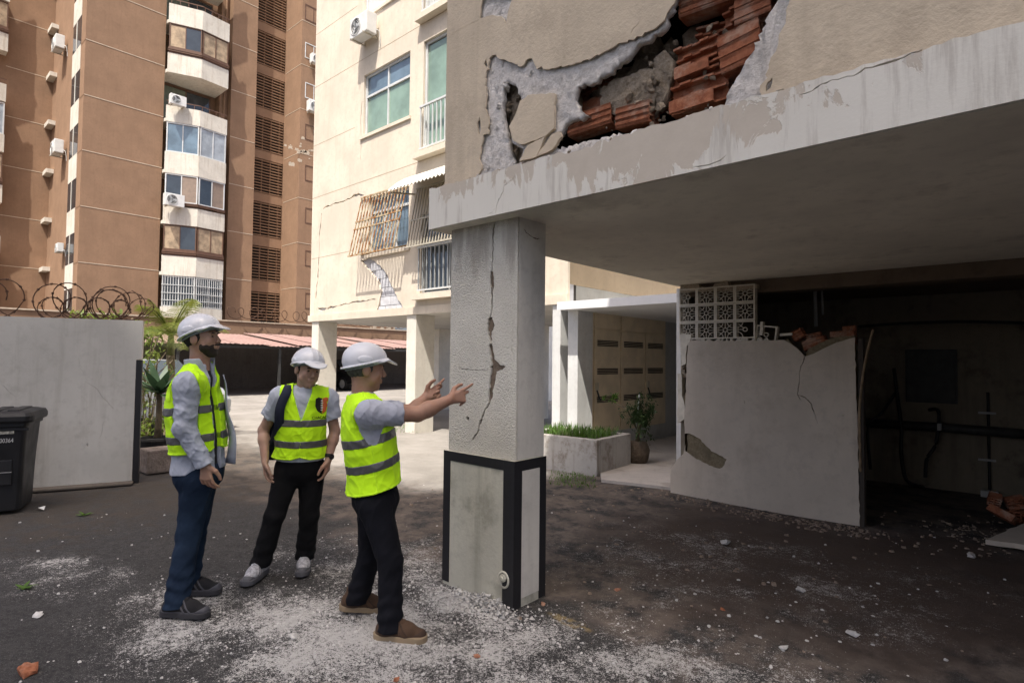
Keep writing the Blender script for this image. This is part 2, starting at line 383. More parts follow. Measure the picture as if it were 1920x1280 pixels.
# the flaking upper edge towards the right
e = [(1500,178),(1530,165),(1560,150),(1600,143),(1622,128),(1660,119),(1695,108),(1740,88),(1790,66),(1830,56),(1870,46),(1915,30)]
bc.append(crack(pxs(e, Yb), [.003,.008,.006,.010,.007,.012,.009,.014,.010,.014,.012,.010], 15, .02, .005))
bc.append(crack(pxs([(1400,180),(1425,176),(1460,170),(1482,163),(1505,155)], Yb), .006, 16, .02, .004))
W(sheet('fascia_beam', bo, bc, planeY(Yb), .022, M_peel))
W(box('beam_core', (-3.043, Yb+.0225, 2.390), (4.15, 2.85, 2.60), M_core))
W(box('beam_ledge', (-3.0425, Yb+.0226, 2.601), (4.14, 2.64, 2.640), M_core))
W(MB().box((-3.05, 2.5505, 2.40), (-3.0455, 2.84, 2.6405)).build('beam_end', M_peel))
W(box('ceiling', (-3.042, 2.5626, 2.386), (4.15, 6.3, 2.3895), M_soffit))
W(box('floor_slab', (-3.041, 2.851, 2.3905), (4.15, 9.4, 2.62), M_core))
W(box('end_wall', (-2.955, 2.66, 2.6405), (-2.80, 9.4, 8.6), M_cream))
W(box('back_wall', (-2.955, 9.41, 0), (4.2, 9.6, 8.6), M_cream))
W(box('side_wall', (4.21, 2.6, 0), (4.4, 9.6, 8.6), M_cream))  # out of view, added to keep the space under the slab dark
W(box('roof', (-3.1, 2.5, 8.61), (4.5, 9.7, 8.85), M_cream))
W(box('dark_backing', (-2.78, 3.05, 2.63), (4.19, 3.1, 8.5), M_dark))  # near-black panel stands in for the unlit room behind the hole
for i, (u0, u1) in enumerate(((-1.6, -.3), (1.2, 2.6))):       # window openings higher up, out of the broken zone
    f = W(box('window', (u0, 2.585, 5.0), (u1, 2.597, 6.3), plain('window_dark', (.03, .04, .045), .1)))
# ---- clay blocks in the hole
def brick_mesh(L, H, T, front=True, seed=0):
    R = random.Random(seed); mb = MB(); s = .011; nw = 3
    for k in range(nw+1):                                    # horizontal shells with broken front edges
        zc = s/2+k*(H-s)/nw; n = 5
        for j in range(n):
            y0 = 0.004 if front else R.uniform(.0, .035)
            mb.box((j*L/n, y0, zc-s/2), ((j+1)*L/n-.0004, T, zc+s/2))
    mb.box((0, T-s, 0), (L, T+.001, H)); mb.box((0, T*.5, 0.002), (L, T*.5+s, H-.002))
    if front:
        nr = 7
        for k in range(nr):                                  # ribbed face
            z0 = k*H/nr; mb.box((0, -.001 if k % 2 else .004, z0), (L, .012, z0+H/nr-.0005))
    else:
        mb.box((0, .0, 0), (L*.8, .012, H*.3))
    return mb.mesh('brick')
bricks = [  # px x0, px y of bottom left, px x1, height, front, tilt, depth
 (1064,256,1142,.115,True,.05,.045),(1153,242,1217,.11,True,-.06,.05),(1254,214,1358,.21,False,.03,.05),(1264,150,1345,.16,False,.05,.06),
 (1352,140,1432,.19,True,.12,.055),(1358,92,1440,.19,False,.10,.07),(1272,34,1372,.14,True,-.03,.05),(1376,48,1446,.19,True,.02,.055),
 (1083,212,1140,.18,False,.0,.13),(1300,96,1372,.12,False,-.08,.12),(1385,2,1450,.16,False,.04,.06),
 (1290,-12,1370,.17,True,.0,.06),(1218,205,1262,.1,False,.15,.12)]
for i, (a, c, e_, H, fr, tl, dp) in enumerate(bricks):
    p = PY(a, c, Yw+dp); q = PY(e_, c, Yw+dp)
    o = W(link('brick', brick_mesh(abs(q.x-p.x), H, .11, fr, i), M_clay))
    o.location = p; o.rotation_euler = (random.uniform(-.06, .06), -tl, random.uniform(-.08, .08))
def lump_mesh(seed, sub=2, amp=.28):
    b = bmesh.new(); R = np.random.RandomState(seed)
    for i in range(22): p = R.randn(3); p = p/np.linalg.norm(p)*R.uniform(.62, 1.15); b.verts.new(p)
    r_ = bmesh.ops.convex_hull(b, input=b.verts); bmesh.ops.delete(b, geom=[v for v in b.verts if not v.link_faces], context='VERTS')
    bmesh.ops.triangulate(b, faces=b.faces); bmesh.ops.subdivide_edges(b, edges=b.edges, cuts=1)
    for v in b.verts: v.co *= R.uniform(.78, 1.12)
    me = bpy.data.meshes.new('lump'); b.to_mesh(me); b.free(); return me
def lumps_with(m, seeds): 
    r = []
    for s_ in seeds: me = lump_mesh(s_); me.materials.append(m); r.append(me)
    return r
LG, LE = lumps_with(M_mortar, range(3)), lumps_with(M_mortar2, range(5, 9))
def lump(pool, p, s, i):
    o = W(link('mortar_lump', pool[i % len(pool)])); o.location = p; o.scale = (s*random.uniform(.7, 1.4), s*random.uniform(.5, .9), s*random.uniform(.6, 1.1))
    o.rotation_euler = (random.random()*6, random.random()*6, random.random()*6); return o
zone = [(1068,185,.06),(1058,205,.05),(1075,230,.045),(1065,250,.03),(1100,222,.03),(1190,175,.05),(1205,200,.055),(1222,150,.05),(1232,180,.06),(1240,210,.05),(1228,225,.04),(1215,120,.045),(1240,130,.05),(1178,150,.04),(1262,100,.04),(1340,78,.04),(1360,68,.035),(1332,125,.04),(1344,150,.03),(1256,160,.035),(1212,90,.04),(1160,228,.025),(1148,240,.02),(1062,262,.018),(1300,208,.015),(1318,200,.018),(1250,225,.02),(1170,180,.06),(1190,205,.05),(1215,160,.06),(1075,200,.06)]
for i, (a, c, s_) in enumerate(zone): [lump(LE, PY(a+random.gauss(0, 9), c+random.gauss(0, 8), Yw+random.uniform(.06, .13)), s_*random.uniform(.25, .7), i+k) for k in range(3)]
for i, (a, c, s_) in enumerate([(925,125,.03),(945,125,.035),(960,140,.03),(985,120,.025),(1000,140,.03),(1010,155,.028),(975,150,.03),(925,140,.025),(1035,130,.02),(950,165,.03),(938,200,.03),(935,240,.03),(930,270,.025)]):
    lump(LG, PY(a, c, Yw+.035), s_, i)
for i, pg in enumerate(([(1126,168),(1150,150),(1180,142),(1212,128),(1232,140),(1236,165),(1226,196),(1196,212),(1160,218),(1128,200)], [(1042,176),(1076,160),(1082,182),(1078,205),(1098,218),(1082,232),(1062,240),(1044,232)], [(1225,112),(1248,95),(1262,112),(1258,150),(1246,190),(1232,205),(1222,170)])):
    W(sheet('mortar_bed', ragged(pxs(pg, Yw+.075), .018, .008, 130+i), [], planeY(Yw+.075), .06, M_mortar2, rough=.008, smooth=True, pts=[p for p in [(q.x+random.uniform(-.16, .16), q.z+random.uniform(-.14, .14)) for q in [PY(pg[0][0]+30, sum(v for u, v in pg)/len(pg), Yw+.075)] for _ in range(120)] if inpoly(p[0], p[1], pxs(pg, Yw+.075))]))
for i in range(26):                                           # backing of broken mortar deep in the hole
    a = random.uniform(1080, 1430); c = 250-(a-1060)*.42-random.uniform(0, 90)
    lump(LE, PY(a, c, Yw+.24), .10, i)
W(sheet('mortar_bed', ragged(c3([(300,380),(430,400),(460,540),(440,700),(470,860),(360,860),(300,600)]), .03, .01, 140), [], planeY(Yw+.085), .04, M_mortar2, rough=.01, smooth=True))
for i in range(10): lump(LE, PY(random.uniform(940, 972), random.uniform(160, 295), Yw+.075), .035, i)
for i in range(34):                                           # crumbs lying on the beam
    u = random.uniform(-2.8, -1.05); lump(LE if i % 3 else LG, Vector((u, 2.572+random.uniform(-.02, .02), beam_top(u)+.002)), random.uniform(.006, .018), i)

# ---- the column
M_stucco = None
def stucco_material():
    b = NB('grey_stucco'); x, y, z = b.xyz()
    n = b.noise(115, 3, .55); n2 = b.noise(2.5, 6, .65)
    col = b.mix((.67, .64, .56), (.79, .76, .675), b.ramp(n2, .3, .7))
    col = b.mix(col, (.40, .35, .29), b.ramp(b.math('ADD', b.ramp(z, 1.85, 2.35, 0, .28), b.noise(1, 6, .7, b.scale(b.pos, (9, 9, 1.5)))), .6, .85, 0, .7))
    b.set(col, .85, 0, .3); b.bump(b.ramp(n, .35, .65), .8, .009).bump(n2, .2, .01); return b.m
M_stucco = stucco_material()
M_base = plaster('grey_green_base_paint', (.56, .545, .46), (.26, .25, .20), .6, .5, .3, 30)
M_side = plaster('column_side_paint', (.66, .635, .575), (.35, .33, .3), .25, .25, .3, 45)
def chipped(name, c, c2):
    b = NB(name); n = b.noise(14, 7, .75, b.scale(b.pos, (1, 1, .35))); 
    b.set(b.mix(b.mix(c, mul(c, 1.7), b.noise(30, 4)), c2, b.ramp(n, .66, .70, 0, .9)), .5, 0, .35); b.bump(n, .15, .005); return b.m
M_black = chipped('black_band_paint', (.014, .014, .016), (.16, .05, .035))
col_e = W(empty('column')); col_e['label'] = 'cracked grey stucco column with black-edged base'
col_e.location = (-2.64, 2.78, 0)
def Cc(o): o.parent = col_e; o.matrix_parent_inverse = Matrix.Translation(-(Vector((-2.64, 2.78, 0)))); return o
def c6(L): return pxs([(780+a/1.6, 380+c/1.6) for a, c in L], 2.655)
main = crack(c6([(238,58),(232,80),(231,110),(230,160),(228,212),(231,240),(228,262),(227,318),(222,352),(221,378),(225,418),(226,440),(229,470),(236,492),(232,512),(226,545),(224,572),(220,600),(206,622),(194,655),(184,690),(168,710)]),
   [.005,.022,.012,.010,.008,.028,.022,.008,.014,.044,.010,.018,.040,.038,.064,.048,.036,.012,.018,.016,.014,.008,.003], 21, .016, .004, .45)
cross = crack(c6([(222,492),(240,498),(262,488),(268,496)]), [.012,.028,.014,.004], 22, .012, .003, .4)
cr2 = crack(c6([(120,480),(134,498),(160,500),(190,502),(222,498)]), [.003,.010,.004,.006,.003], 23, .015, .003)
cr3 = crack(c6([(296,160),(293,280),(290,400),(287,430),(290,470)]), [.001,.002,.004,.008,.003], 24, .02, .003)
chips = [ragged(c6(L), .012, .003, 30+i) for i, L in enumerate([[(218,428),(226,420),(231,436),(236,470),(254,487),(270,490),(260,500),(242,506),(236,545),(227,572),(222,548),(224,512),(228,480),(222,452)],[(216,345),(228,342),(236,368),(226,392),(213,384)],[(222,205),(232,208),(234,240),(226,262),(222,236)],[(216,360),(228,352),(232,372),(222,388),(214,380)],[(150,640),(160,644),(158,652),(151,650)],[(190,650),(198,648),(196,662),(189,664)]])]
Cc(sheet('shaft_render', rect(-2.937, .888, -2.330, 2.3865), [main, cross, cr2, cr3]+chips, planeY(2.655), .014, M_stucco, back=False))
Cc(box('shaft_core', (-2.936, 2.6692, .888), (-2.3305, 2.925, 2.3862), M_core))
sidecr = crack([(2.70, 2.33), (2.73, 2.30), (2.78, 2.285), (2.83, 2.28), (2.87, 2.285)], [.002,.010,.006,.012,.003], 40, .012, .004)
Cc(sheet('shaft_side', rect(2.669, .888, 2.926, 2.3861), [sidecr], planeX(-2.328), .0024, M_side))
Cc(box('base', (-2.950, 2.630, -.02), (-2.318, 2.935, .886), M_base, bevel=.004))
Cc(box('side_panel', (-2.3176, 2.70, .05), (-2.3150, 2.905, .82), M_side))
for a, b_ in (((-2.954, 2.6265, .02), (-2.888, 2.6296, .8865)), ((-2.8878, 2.6266, .824), (-2.404, 2.6296, .8862)), ((-2.4038, 2.6265, -.005), (-2.3145, 2.6296, .8866)),
              ((-2.3176, 2.6297, -.005), (-2.3144, 2.70, .8866)), ((-2.3176, 2.7003, .822), (-2.3146, 2.872, .8862)), ((-2.3176, 2.8722, .0), (-2.3142, 2.938, .8866))):
    Cc(box('black_band', a, b_, M_black))
st = PY(945, 1086, 2.63)                                       # capped pipe stub low on the column face
ring = MB()
rr = [[(st.x+math.cos(t*math.pi/9)*r_, 2.63-h, st.z+math.sin(t*math.pi/9)*r_*1.15) for t in range(18)] for r_, h in ((.048,0),(.045,.010),(.036,.011),(.034,.002))]
ring.loft(rr, cap=False); ring.build('pipe_collar', M_base, None, True); Cc(bpy.context.scene.objects['pipe_collar'])
stub = MB(); rr = [[(st.x+math.cos(t*math.pi/5)*r_, 2.629-h, st.z+.012+math.sin(t*math.pi/5)*r_) for t in range(10)] for r_, h in ((.024,0),(.024,.016),(.013,.018),(.012,.026),(.001,.026))]
stub.loft(rr); Cc(stub.build('pipe_plug', M_base))

# ================================================================== PARTITION WALL WITH BREEZE BLOCKS
Yp = 6.2
M_part = plaster('partition_paint', (.55, .48, .395), (.32, .26, .2), .3, .15, .2, 70)
M_brz = plain('breeze_paint', (.64, .59, .49), .9, .15, 9, bump=.3)
part_ = empty('partition_wall', (-2.1, Yp, 0), 'pale plastered partition with perforated breeze blocks on top and a broken upper edge', 'wall')
def Pt(o): o.parent = part_; o.matrix_parent_inverse = Matrix.Translation(-Vector((-2.1, Yp, 0))); return o
def c8(L, Y=Yp): return pxs([(1240+a/2.134, 480+c/2.134) for a, c in L], Y)
outl = c8([(106,348),(120,338),(300,340),(490,335),(520,352),(560,386),(574,402),(610,390),(640,374),(700,346),(775,325),(778,500),(786,700),(794,1090),(400,1030),(36,970),(38,850),(62,815),(88,790),(96,750),(94,708),(92,640),(98,560),(102,420)])
outl = [(u, max(v, -.02)) for u, v in outl]
pch = ragged(c8([(90,712),(110,708),(150,728),(200,780),(232,796),(262,812),(252,835),(232,850),(190,838),(140,812),(95,780)]), .025, .006, 51)
pcr = [crack(c8([(574,402),(558,440),(552,480),(550,520),(545,555),(556,575)]), [.012,.010,.005,.008,.006,.012], 52, .02, .006),
       crack(c8([(545,555),(575,565),(600,590),(610,620),(625,668)]), [.010,.016,.014,.008,.003], 53, .02, .006),
       crack(c8([(330,575),(334,592)]), .008, 54, .01, .004), crack(c8([(716,640),(735,636)]), .006, 55, .01, .003)]
outl_r = ragged(outl, .05, .006, 50)
Pt(sheet('plaster_panel', [(u, max(v, -.03)) for u, v in outl_r], [pch]+pcr, planeY(Yp), .016, M_part))
core = c8([(108,352),(300,346),(492,341),(500,330),(515,345),(556,388),(576,400),(585,372),(640,345),(690,325),(772,318),(776,500),(784,700),(790,1080),(400,1026),(40,966),(44,850),(70,815),(100,780),(104,700),(100,600),(106,420)])
Pt(sheet('wall_core', ragged([(u, max(v, -.03)) for u, v in core], .06, .008, 57), [], planeY(Yp+.0165), .09, rough_material('olive_mortar', (.15, .12, .075), (.27, .225, .15), 40, .01)))
tw = c8([(75,318),(110,318),(120,338),(104,350),(100,425),(80,432),(82,560),(70,640),(66,660),(78,560)])
Pt(sheet('end_strip', ragged(c8([(74,312),(118,312),(112,345),(100,360),(96,430),(78,440)]), .04, .006, 58), [], planeY(Yp+.01), .1, M_brz))
Pt(sheet('end_strip', ragged(c8([(62,470),(78,470),(80,560),(92,600),(92,650),(62,668),(64,560)]), .04, .006, 59), [], planeY(Yp+.012), .1, M_brz))
for i in range(9):
    q = PY(1240+random.uniform(76, 100)/2.134, 480+random.uniform(430, 600)/2.134, Yp+.06)
    o = Pt(link('brick_fragment', (LE+LG)[i % 6])); o.location = q; s_ = random.uniform(.02, .05); o.scale = (s_, s_*.8, s_*1.2); o.rotation_euler = (i, i*2, i*3)
def breeze_mesh(S=.2, hole=.168, T=.07, broken=0):
    mb = MB(); a, h = S/2, hole/2; a -= .0008
    for (x0, z0, x1, z1) in ((-a,-a,a,-h),(-a,h,a,a),(-a,-h+.0003,-h,h-.0003),(h,-h+.0003,a,h-.0003)): mb.box((x0,0,z0),(x1,T,z1))
    keep = lambda t: not (broken and (t % 8) in ((0,1,7) if broken == 1 else (0,1,2,5,6,7)))
    w = .0055; r0 = .020
    for k in range(8):
        if not keep(k): continue
        t = k*math.pi/4; r1 = h if k % 2 == 0 else h*1.03
        mb.bar((math.cos(t)*r0, .012, math.sin(t)*r0), (math.cos(t)*r1, .012, math.sin(t)*r1), w, .014, up=(0,1,0))
    n = 16
    mb.loft([[(math.cos(2*math.pi*k/n)*r_, y_, math.sin(2*math.pi*k/n)*r_) for k in range(n)] for r_, y_ in ((.018,.005),(.025,.005),(.025,.020),(.018,.020),(.018,.005))], cap=False)
    for q in range(4):                                         # the curved corner petals
        if broken and q in (0, 3): continue
        sx, sz = ((1,1),(-1,1),(-1,-1),(1,-1))[q]; pts = []
        for k in range(7):
            t = k/6*math.pi/2; R_ = h*.78; cx, cz = h*1.04, h*1.04
            pts.append((sx*(cx-math.cos(t)*R_), .0125, sz*(cz-math.sin(t)*R_)))
        for k in range(6): mb.bar(pts[k], pts[k+1], .0055, .014, up=(0,1,0))
    me = mb.mesh('breeze_block'); me.materials.append(M_brz); return me
bm0, bm1, bm2 = breeze_mesh(), breeze_mesh(broken=1), breeze_mesh(broken=2)
u0 = PY(1272, 600, Yp).x; SB = .2135
for r_ in range(3):
    for c_ in range(4):
        o = Pt(link('breeze_block', bm2 if (r_ == 2 and c_ == 3) else (bm1 if (r_ == 0 and c_ == 0) else bm0)))
        o.scale = (SB/.2, 1, .19/.2); o.location = (u0+(c_+.5)*SB, Yp+.012, 2.335-.095-r_*.193)
for c_ in range(4):                                            # crushed bottom course
    for j in range(4):
        q = Vector((u0+.08+(c_+(j+.5)/4)*SB*1.05, Yp+.04, 1.725)); mb = MB()
        mb.bar((-.012,0,-.03),(.02*random.uniform(-1,1.5),0,.035), random.uniform(.012,.03), .05)
        o = Pt(mb.build('block_shard', M_brz)); o.location = q; o.rotation_euler = (random.uniform(-.3,.3), random.uniform(-.7,.7), 0)
o = Pt(link('breeze_block', bm2)); o.scale = (SB/.2, 1, .19/.2); o.location = (u0+4.48*SB, Yp+.03, 2.335-.095-2*.193-.06); o.rotation_euler.y = .12
for i, (a, c, L, H) in enumerate(((1424,628,.03,.14),(1462,630,.12,.025))):
    q = PY(a, c, Yp+.02); o = Pt(box('block_shard', (0, 0, 0), (L, .06, H), M_brz)); o.location = q; o.rotation_euler.y = random.uniform(-.06, .06)
for i, (a, c, e_, H, tl) in enumerate(((1508,658,1552,.10,.3),(1530,646,1590,.06,-.1),(1556,633,1602,.06,.03),(1566,645,1604,.06,.0),(1490,640,1512,.10,.5),(1512,640,1540,.07,.2),(1580,622,1604,.05,.1))):
    p = PY(a, c, Yp+.03); q = PY(e_, c, Yp+.03); o = Pt(link('brick', brick_mesh(abs(q.x-p.x), H, .09, i % 2 == 0, 60+i), M_clay)); o.location = p; o.rotation_euler = (0, -tl, random.uniform(-.1, .1))
Pt(sheet('cornice_remnant', ragged(c8([(70,150),(75,115),(145,108),(150,125),(200,128),(210,110),(262,100),(272,122),(380,112),(382,128),(300,140),(200,138),(120,142)]), .03, .006, 61), [], planeY(Yp+.016), .08, M_mortar2))

# ================================================================== DARK ROOM BEHIND, EDGE STRIPS
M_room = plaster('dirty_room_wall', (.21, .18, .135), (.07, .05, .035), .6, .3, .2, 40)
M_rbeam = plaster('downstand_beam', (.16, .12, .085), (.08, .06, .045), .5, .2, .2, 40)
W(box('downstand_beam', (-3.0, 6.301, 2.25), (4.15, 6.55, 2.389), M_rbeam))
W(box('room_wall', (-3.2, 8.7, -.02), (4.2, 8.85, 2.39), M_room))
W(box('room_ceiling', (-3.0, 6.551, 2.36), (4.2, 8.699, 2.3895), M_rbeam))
W(box('room_side_wall', (-3.0, 6.32, -.02), (-2.95, 8.69, 2.3595), M_room)); W(box('porch_bounce_wall', (-3.06, 6.33, -.02), (-3.001, 9.4, 2.3595), plaster('porch_bounce_paint', (.68, .67, .64), (.45, .42, .38), .3, .3, .1, 60)))  # unseen pale wall added to bounce light onto the meter doors
M_metal = plain('old_steel', (.05, .05, .048), .6, .3, 9, .3); M_wire = plain('black_cable', (.012, .012, .012), .6)
M_greyplastic = plain('grey_plastic', (.35, .35, .34), .5)
panel = empty('electrical_panel', PY(1745, 705, 8.66), 'dark square metal panel fixed to the unlit back wall', 'panel')
pw = PY(1790, 700, 8.66).x-PY(1700, 700, 8.66).x; ph = PY(1745, 658, 8.66).z-PY(1745, 752, 8.66).z
o = MB().box((-pw/2, 0, -ph/2), (pw/2, .04, ph/2)).build('door', M_metal, panel, bevel=.006); MB().box((-pw/2-.02, .015, -ph/2-.02), (pw/2+.02, .039, ph/2+.02)).build('frame', M_metal, panel)
MB().box((pw/2-.05, -.012, -.04), (pw/2-.03, .001, .04)).build('handle', M_metal, panel)
def wire(name, pts, r, m, label, cat, n=6):
    mb = MB(); mb.tube(pts, r, n); return tag(mb.build(name, m, None, True), label, cat)
def smoothpts(P, k=6):
    P = [Vector(p) for p in P]; P = [P[0]]+P+[P[-1]]; out = []
    for i in range(1, len(P)-2):
        for j in range(k):
            t = j/k; a, b_, c, d = P[i-1], P[i], P[i+1], P[i+2]
            out.append(.5*((2*b_)+(c-a)*t+(2*a-5*b_+4*c-d)*t*t+(3*b_-a-3*c+d)*t**3))
    out.append(P[-2]); return out
wire('drain_pipe', [PY(1616, 792, 8.55), PY(1780, 802, 8.55), PY(1940, 815, 8.55)], .055, M_metal, 'thick dark drain pipe running along the back wall of the dark room', 'pipe', 12)
wire('hanging_cable', smoothpts([PY(1676,690,8.6),PY(1682,740,8.55),PY(1690,800,8.45),PY(1690,850,8.4),PY(1700,900,8.3),G(1730,912)]), .022, M_wire, 'loose black cable hanging down left of the square panel', 'cable')
wire('hanging_cable', smoothpts([PY(1742,768,8.6),PY(1760,772,8.5),PY(1755,830,8.45),PY(1738,860,8.4),PY(1735,895,8.35)]), .02, M_wire, 'black cable looping below the square panel', 'cable')
wire('hanging_cable', smoothpts([PY(1680,735,8.6),PY(1652,775,8.55),PY(1628,800,8.5),PY(1632,880,8.45)]), .018, M_wire, 'black cable running diagonally beside the partition edge', 'cable')
cd = empty('wall_conduit', PY(1853, 925, 8.64), 'thin vertical conduit with pale clips and a socket box at its foot', 'conduit')
def loc(o, e_): o.parent = e_; o.matrix_parent_inverse = Matrix.Translation(-Vector(e_.location)); return o
loc(MB().tube([PY(1852, 735, 8.66), PY(1856, 925, 8.66)], .014, 8).build('pipe', M_wire), cd)
for yy in (774, 862): q = PY(1853, yy, 8.65); loc(box('clip', (q.x-.09, 8.62, q.z-.012), (q.x+.07, 8.64, q.z+.012), M_greyplastic), cd)
q = PY(1856, 927, 8.62); loc(box('socket_box', (q.x-.08, 8.56, q.z-.05), (q.x+.08, 8.63, q.z+.05), M_greyplastic, bevel=.006), cd)
q = PY(1762, 800, 8.45); tag(box('cable_joint', (q.x-.02, 8.40, q.z-.04), (q.x+.02, 8.45, q.z+.04), M_greyplastic, bevel=.004), 'small pale connector fixed on the dark drain pipe', 'connector')
wire('ceiling_cable', smoothpts([PY(1610,612,8.2),PY(1700,606,8.2),PY(1800,603,8.2),PY(1940,606,8.2)]), .018, M_wire, 'black cable strung across below the ceiling of the dark room', 'cable')
for i, (a, y0, y1) in enumerate(((1528, 535, 612), (1541, 545, 590))):
    wire('hanging_conduit', [PY(a, y0, 7.2), PY(a+2, y1, 7.2)], .02 if i == 0 else .012, M_greyplastic, ('pale pipe end dropping from the ceiling behind the broken wall', 'thinner pale pipe hanging right of the pale pipe end')[i], 'pipe', 8)
M_wood = plain('raw_timber', (.21, .15, .09), .8, .3, 14, bump=.2)
mb = MB(); mb.tube(smoothpts([PY(1637, 618, 6.14), PY(1622, 680, 6.15), PY(1612, 760, 6.17), PY(1613, 860, 6.17), G(1616, 972)]), [.011]*25, 7); 
tag(mb.build('timber_strip', M_wood, None, True), 'bent bare timber strip leaning at the right end of the partition', 'strip')
Pt(box('end_frame', (-1.175, 6.207, -.02), (-1.135, 6.30, 1.74), plain('dark_jamb', (.05, .04, .032), .8)))

# ================================================================== LOBBY
M_white = plaster('white_wall_paint', (.66, .66, .64), (.42, .40, .37), .25, .2, .12, 80)
M_tile = None
lob = empty('entrance_porch', (-5.3, 8, 0), 'shaded entrance porch with white flat canopy and wall of tan meter doors', 'porch')
def Lb(o): o.parent = lob; o.matrix_parent_inverse = Matrix.Translation(-Vector((-5.3, 8, 0))); return o
Xc = -5.3
def pX(a, c, X=Xc): q = PX(a, c, X); return q.y, q.z
tag(sheet('entrance_path', [(-5.25, 7.0), (-4.25, 6.55), (-3.95, 6.12), (-3.08, 6.32), (-3.08, 11.6), (-5.25, 11.6)], [], planeZ(.035), .06, plaster('path_concrete', (.46, .42, .38), (.2, .17, .14), .45, 0, .3, 40)), kind='structure')
M_wallg = plaster('porch_grey_wall', (.50, .50, .48), (.3, .28, .25), .3, .3, .12, 60)
canz = PY(1047, 567, 7.2).z
M_canopy = plain('fresh_white_paint', (.80, .80, .80), .5, .03)
Lb(box('canopy', (-5.46, 7.2, canz-.115), (-3.1, 11.5, canz), M_canopy)); Lb(box('canopy_edge', (-5.462, 7.165, canz-.12), (-3.1, 7.199, canz+.004), M_canopy))
Lb(box('return_wall', (-5.46, 7.74, 0), (-5.36, 7.99, canz-.1155), M_wallg))
y0_, y1_ = pX(1080, 700)[0], pX(1108, 700)[0]
Lb(box('pilaster', (-5.46, y0_, 0), (-5.27, y1_, canz-.1156), M_white))
Lb(box('meter_wall', (-5.46, 8.0, 0), (-5.335, 11.5, canz-.1157), M_wallg))
Lb(box('upper_wall', (-5.64, 7.5, canz+.001), (-5.60, 11.5, 3.4), M_wallg))
Lb(box('rear_wall', (-5.46, 11.501, 0), (-2.9, 11.7, 3.4), M_white))
Lb(box('side_wall', (-3.30, 9.62, 0), (-3.1, 11.5, canz-.1158), M_white))
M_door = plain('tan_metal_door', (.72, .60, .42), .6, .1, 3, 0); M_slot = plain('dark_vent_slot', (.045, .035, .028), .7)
ya = pX(1113, 600)[0]; yb_ = pX(1246, 600)[0]; ztop, zmid, zbot = 2.30, 2.02, .36
cab = Lb(empty('meter_cabinet')); cab.location = (-5.3, 8, 0); cab['label'] = 'tan metal meter cabinet doors with vent slots'
def Cb(o): o.parent = cab; o.matrix_parent_inverse = Matrix.Translation(-Vector((-5.3, 8, 0))); return o
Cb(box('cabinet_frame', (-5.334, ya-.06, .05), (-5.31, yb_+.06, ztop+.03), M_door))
Cb(box('plinth', (-5.334, ya-.06, .0), (-5.29, yb_+.06, .30), M_wallg))
cuts = [ya] + [pX(a, 700)[0] for a in (1163, 1209)] + [yb_]
uc = [ya, pX(1164, 600)[0], yb_]
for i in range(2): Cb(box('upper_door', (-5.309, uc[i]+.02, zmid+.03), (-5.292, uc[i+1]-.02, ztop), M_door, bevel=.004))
for i in range(3):
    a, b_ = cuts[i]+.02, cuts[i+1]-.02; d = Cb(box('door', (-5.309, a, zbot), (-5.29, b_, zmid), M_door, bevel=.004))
    for z_ in (1.80, 1.33, .86):
        for k in range(4): Cb(box('vent_louvre', (-5.2895, a+.10*(b_-a), z_-.05+k*.027), (-5.284, b_-.10*(b_-a), z_-.05+k*.027+.018), M_slot))
    if i != 1: Cb(box('lock', (-5.2898, (a+.02), 1.02), (-5.262, a+.09, 1.14), plain('pale_lock', (.5, .45, .34), .5)))
    if i != 1: Cb(MB().tube([(-5.27, a+.05, 1.02), (-5.25, a+.06, .95), (-5.262, a+.1, .90), (-5.25, a+.12, .86)], .014, 6).build('padlock', M_metal))
q = PY(1260, 640, 11.5); Lb(box('glass_door', (q.x-.12, 11.46, .06), (q.x+.28, 11.499, 2.1), plain('dark_glass', (.03, .035, .04), .12)))
# ---- planter
A = G(1119, 893); e2 = (G(1183, 874)-A).normalized(); e1 = Vector((-e2.y, e2.x, 0))
L1 = (G(1033, 876)-A).dot(e1)+.45; L2 = (G(1183, 874)-A).dot(e2); Hh = .52
Mx = Matrix(((e1.x, e2.x, 0, A.x), (e1.y, e2.y, 0, A.y), (0, 0, 1, 0), (0, 0, 0, 1)))
M_planter = plaster('planter_paint', (.44, .42, .39), (.20, .165, .13), .9, .6, .35, 35)
Hh = .47; pl = empty('planter', A, 'worn white concrete planter box filled with green plants by the entrance', 'planter'); pl.matrix_world = Mx
t = .09
def pbox(n, a, b_, m, bev=.012): return MB().box(a, b_).build(n, m, pl, bevel=bev)
pbox('wall', (0, 0, -.03), (L1, t, Hh), M_planter); pbox('wall', (0, t+.0005, -.03), (t, L2-t, Hh-.001), M_planter)
pbox('wall', (0, L2-t+.0005, -.03), (L1, L2, Hh), M_planter); pbox('wall', (L1-t, t+.0005, -.03), (L1, L2-t, Hh-.001), M_planter)
pbox('soil', (t+.001, t+.001, .2), (L1-t-.001, L2-t-.001, Hh-.06), plain('soil', (.05, .035, .025), .95, .3, 20, bump=.8))
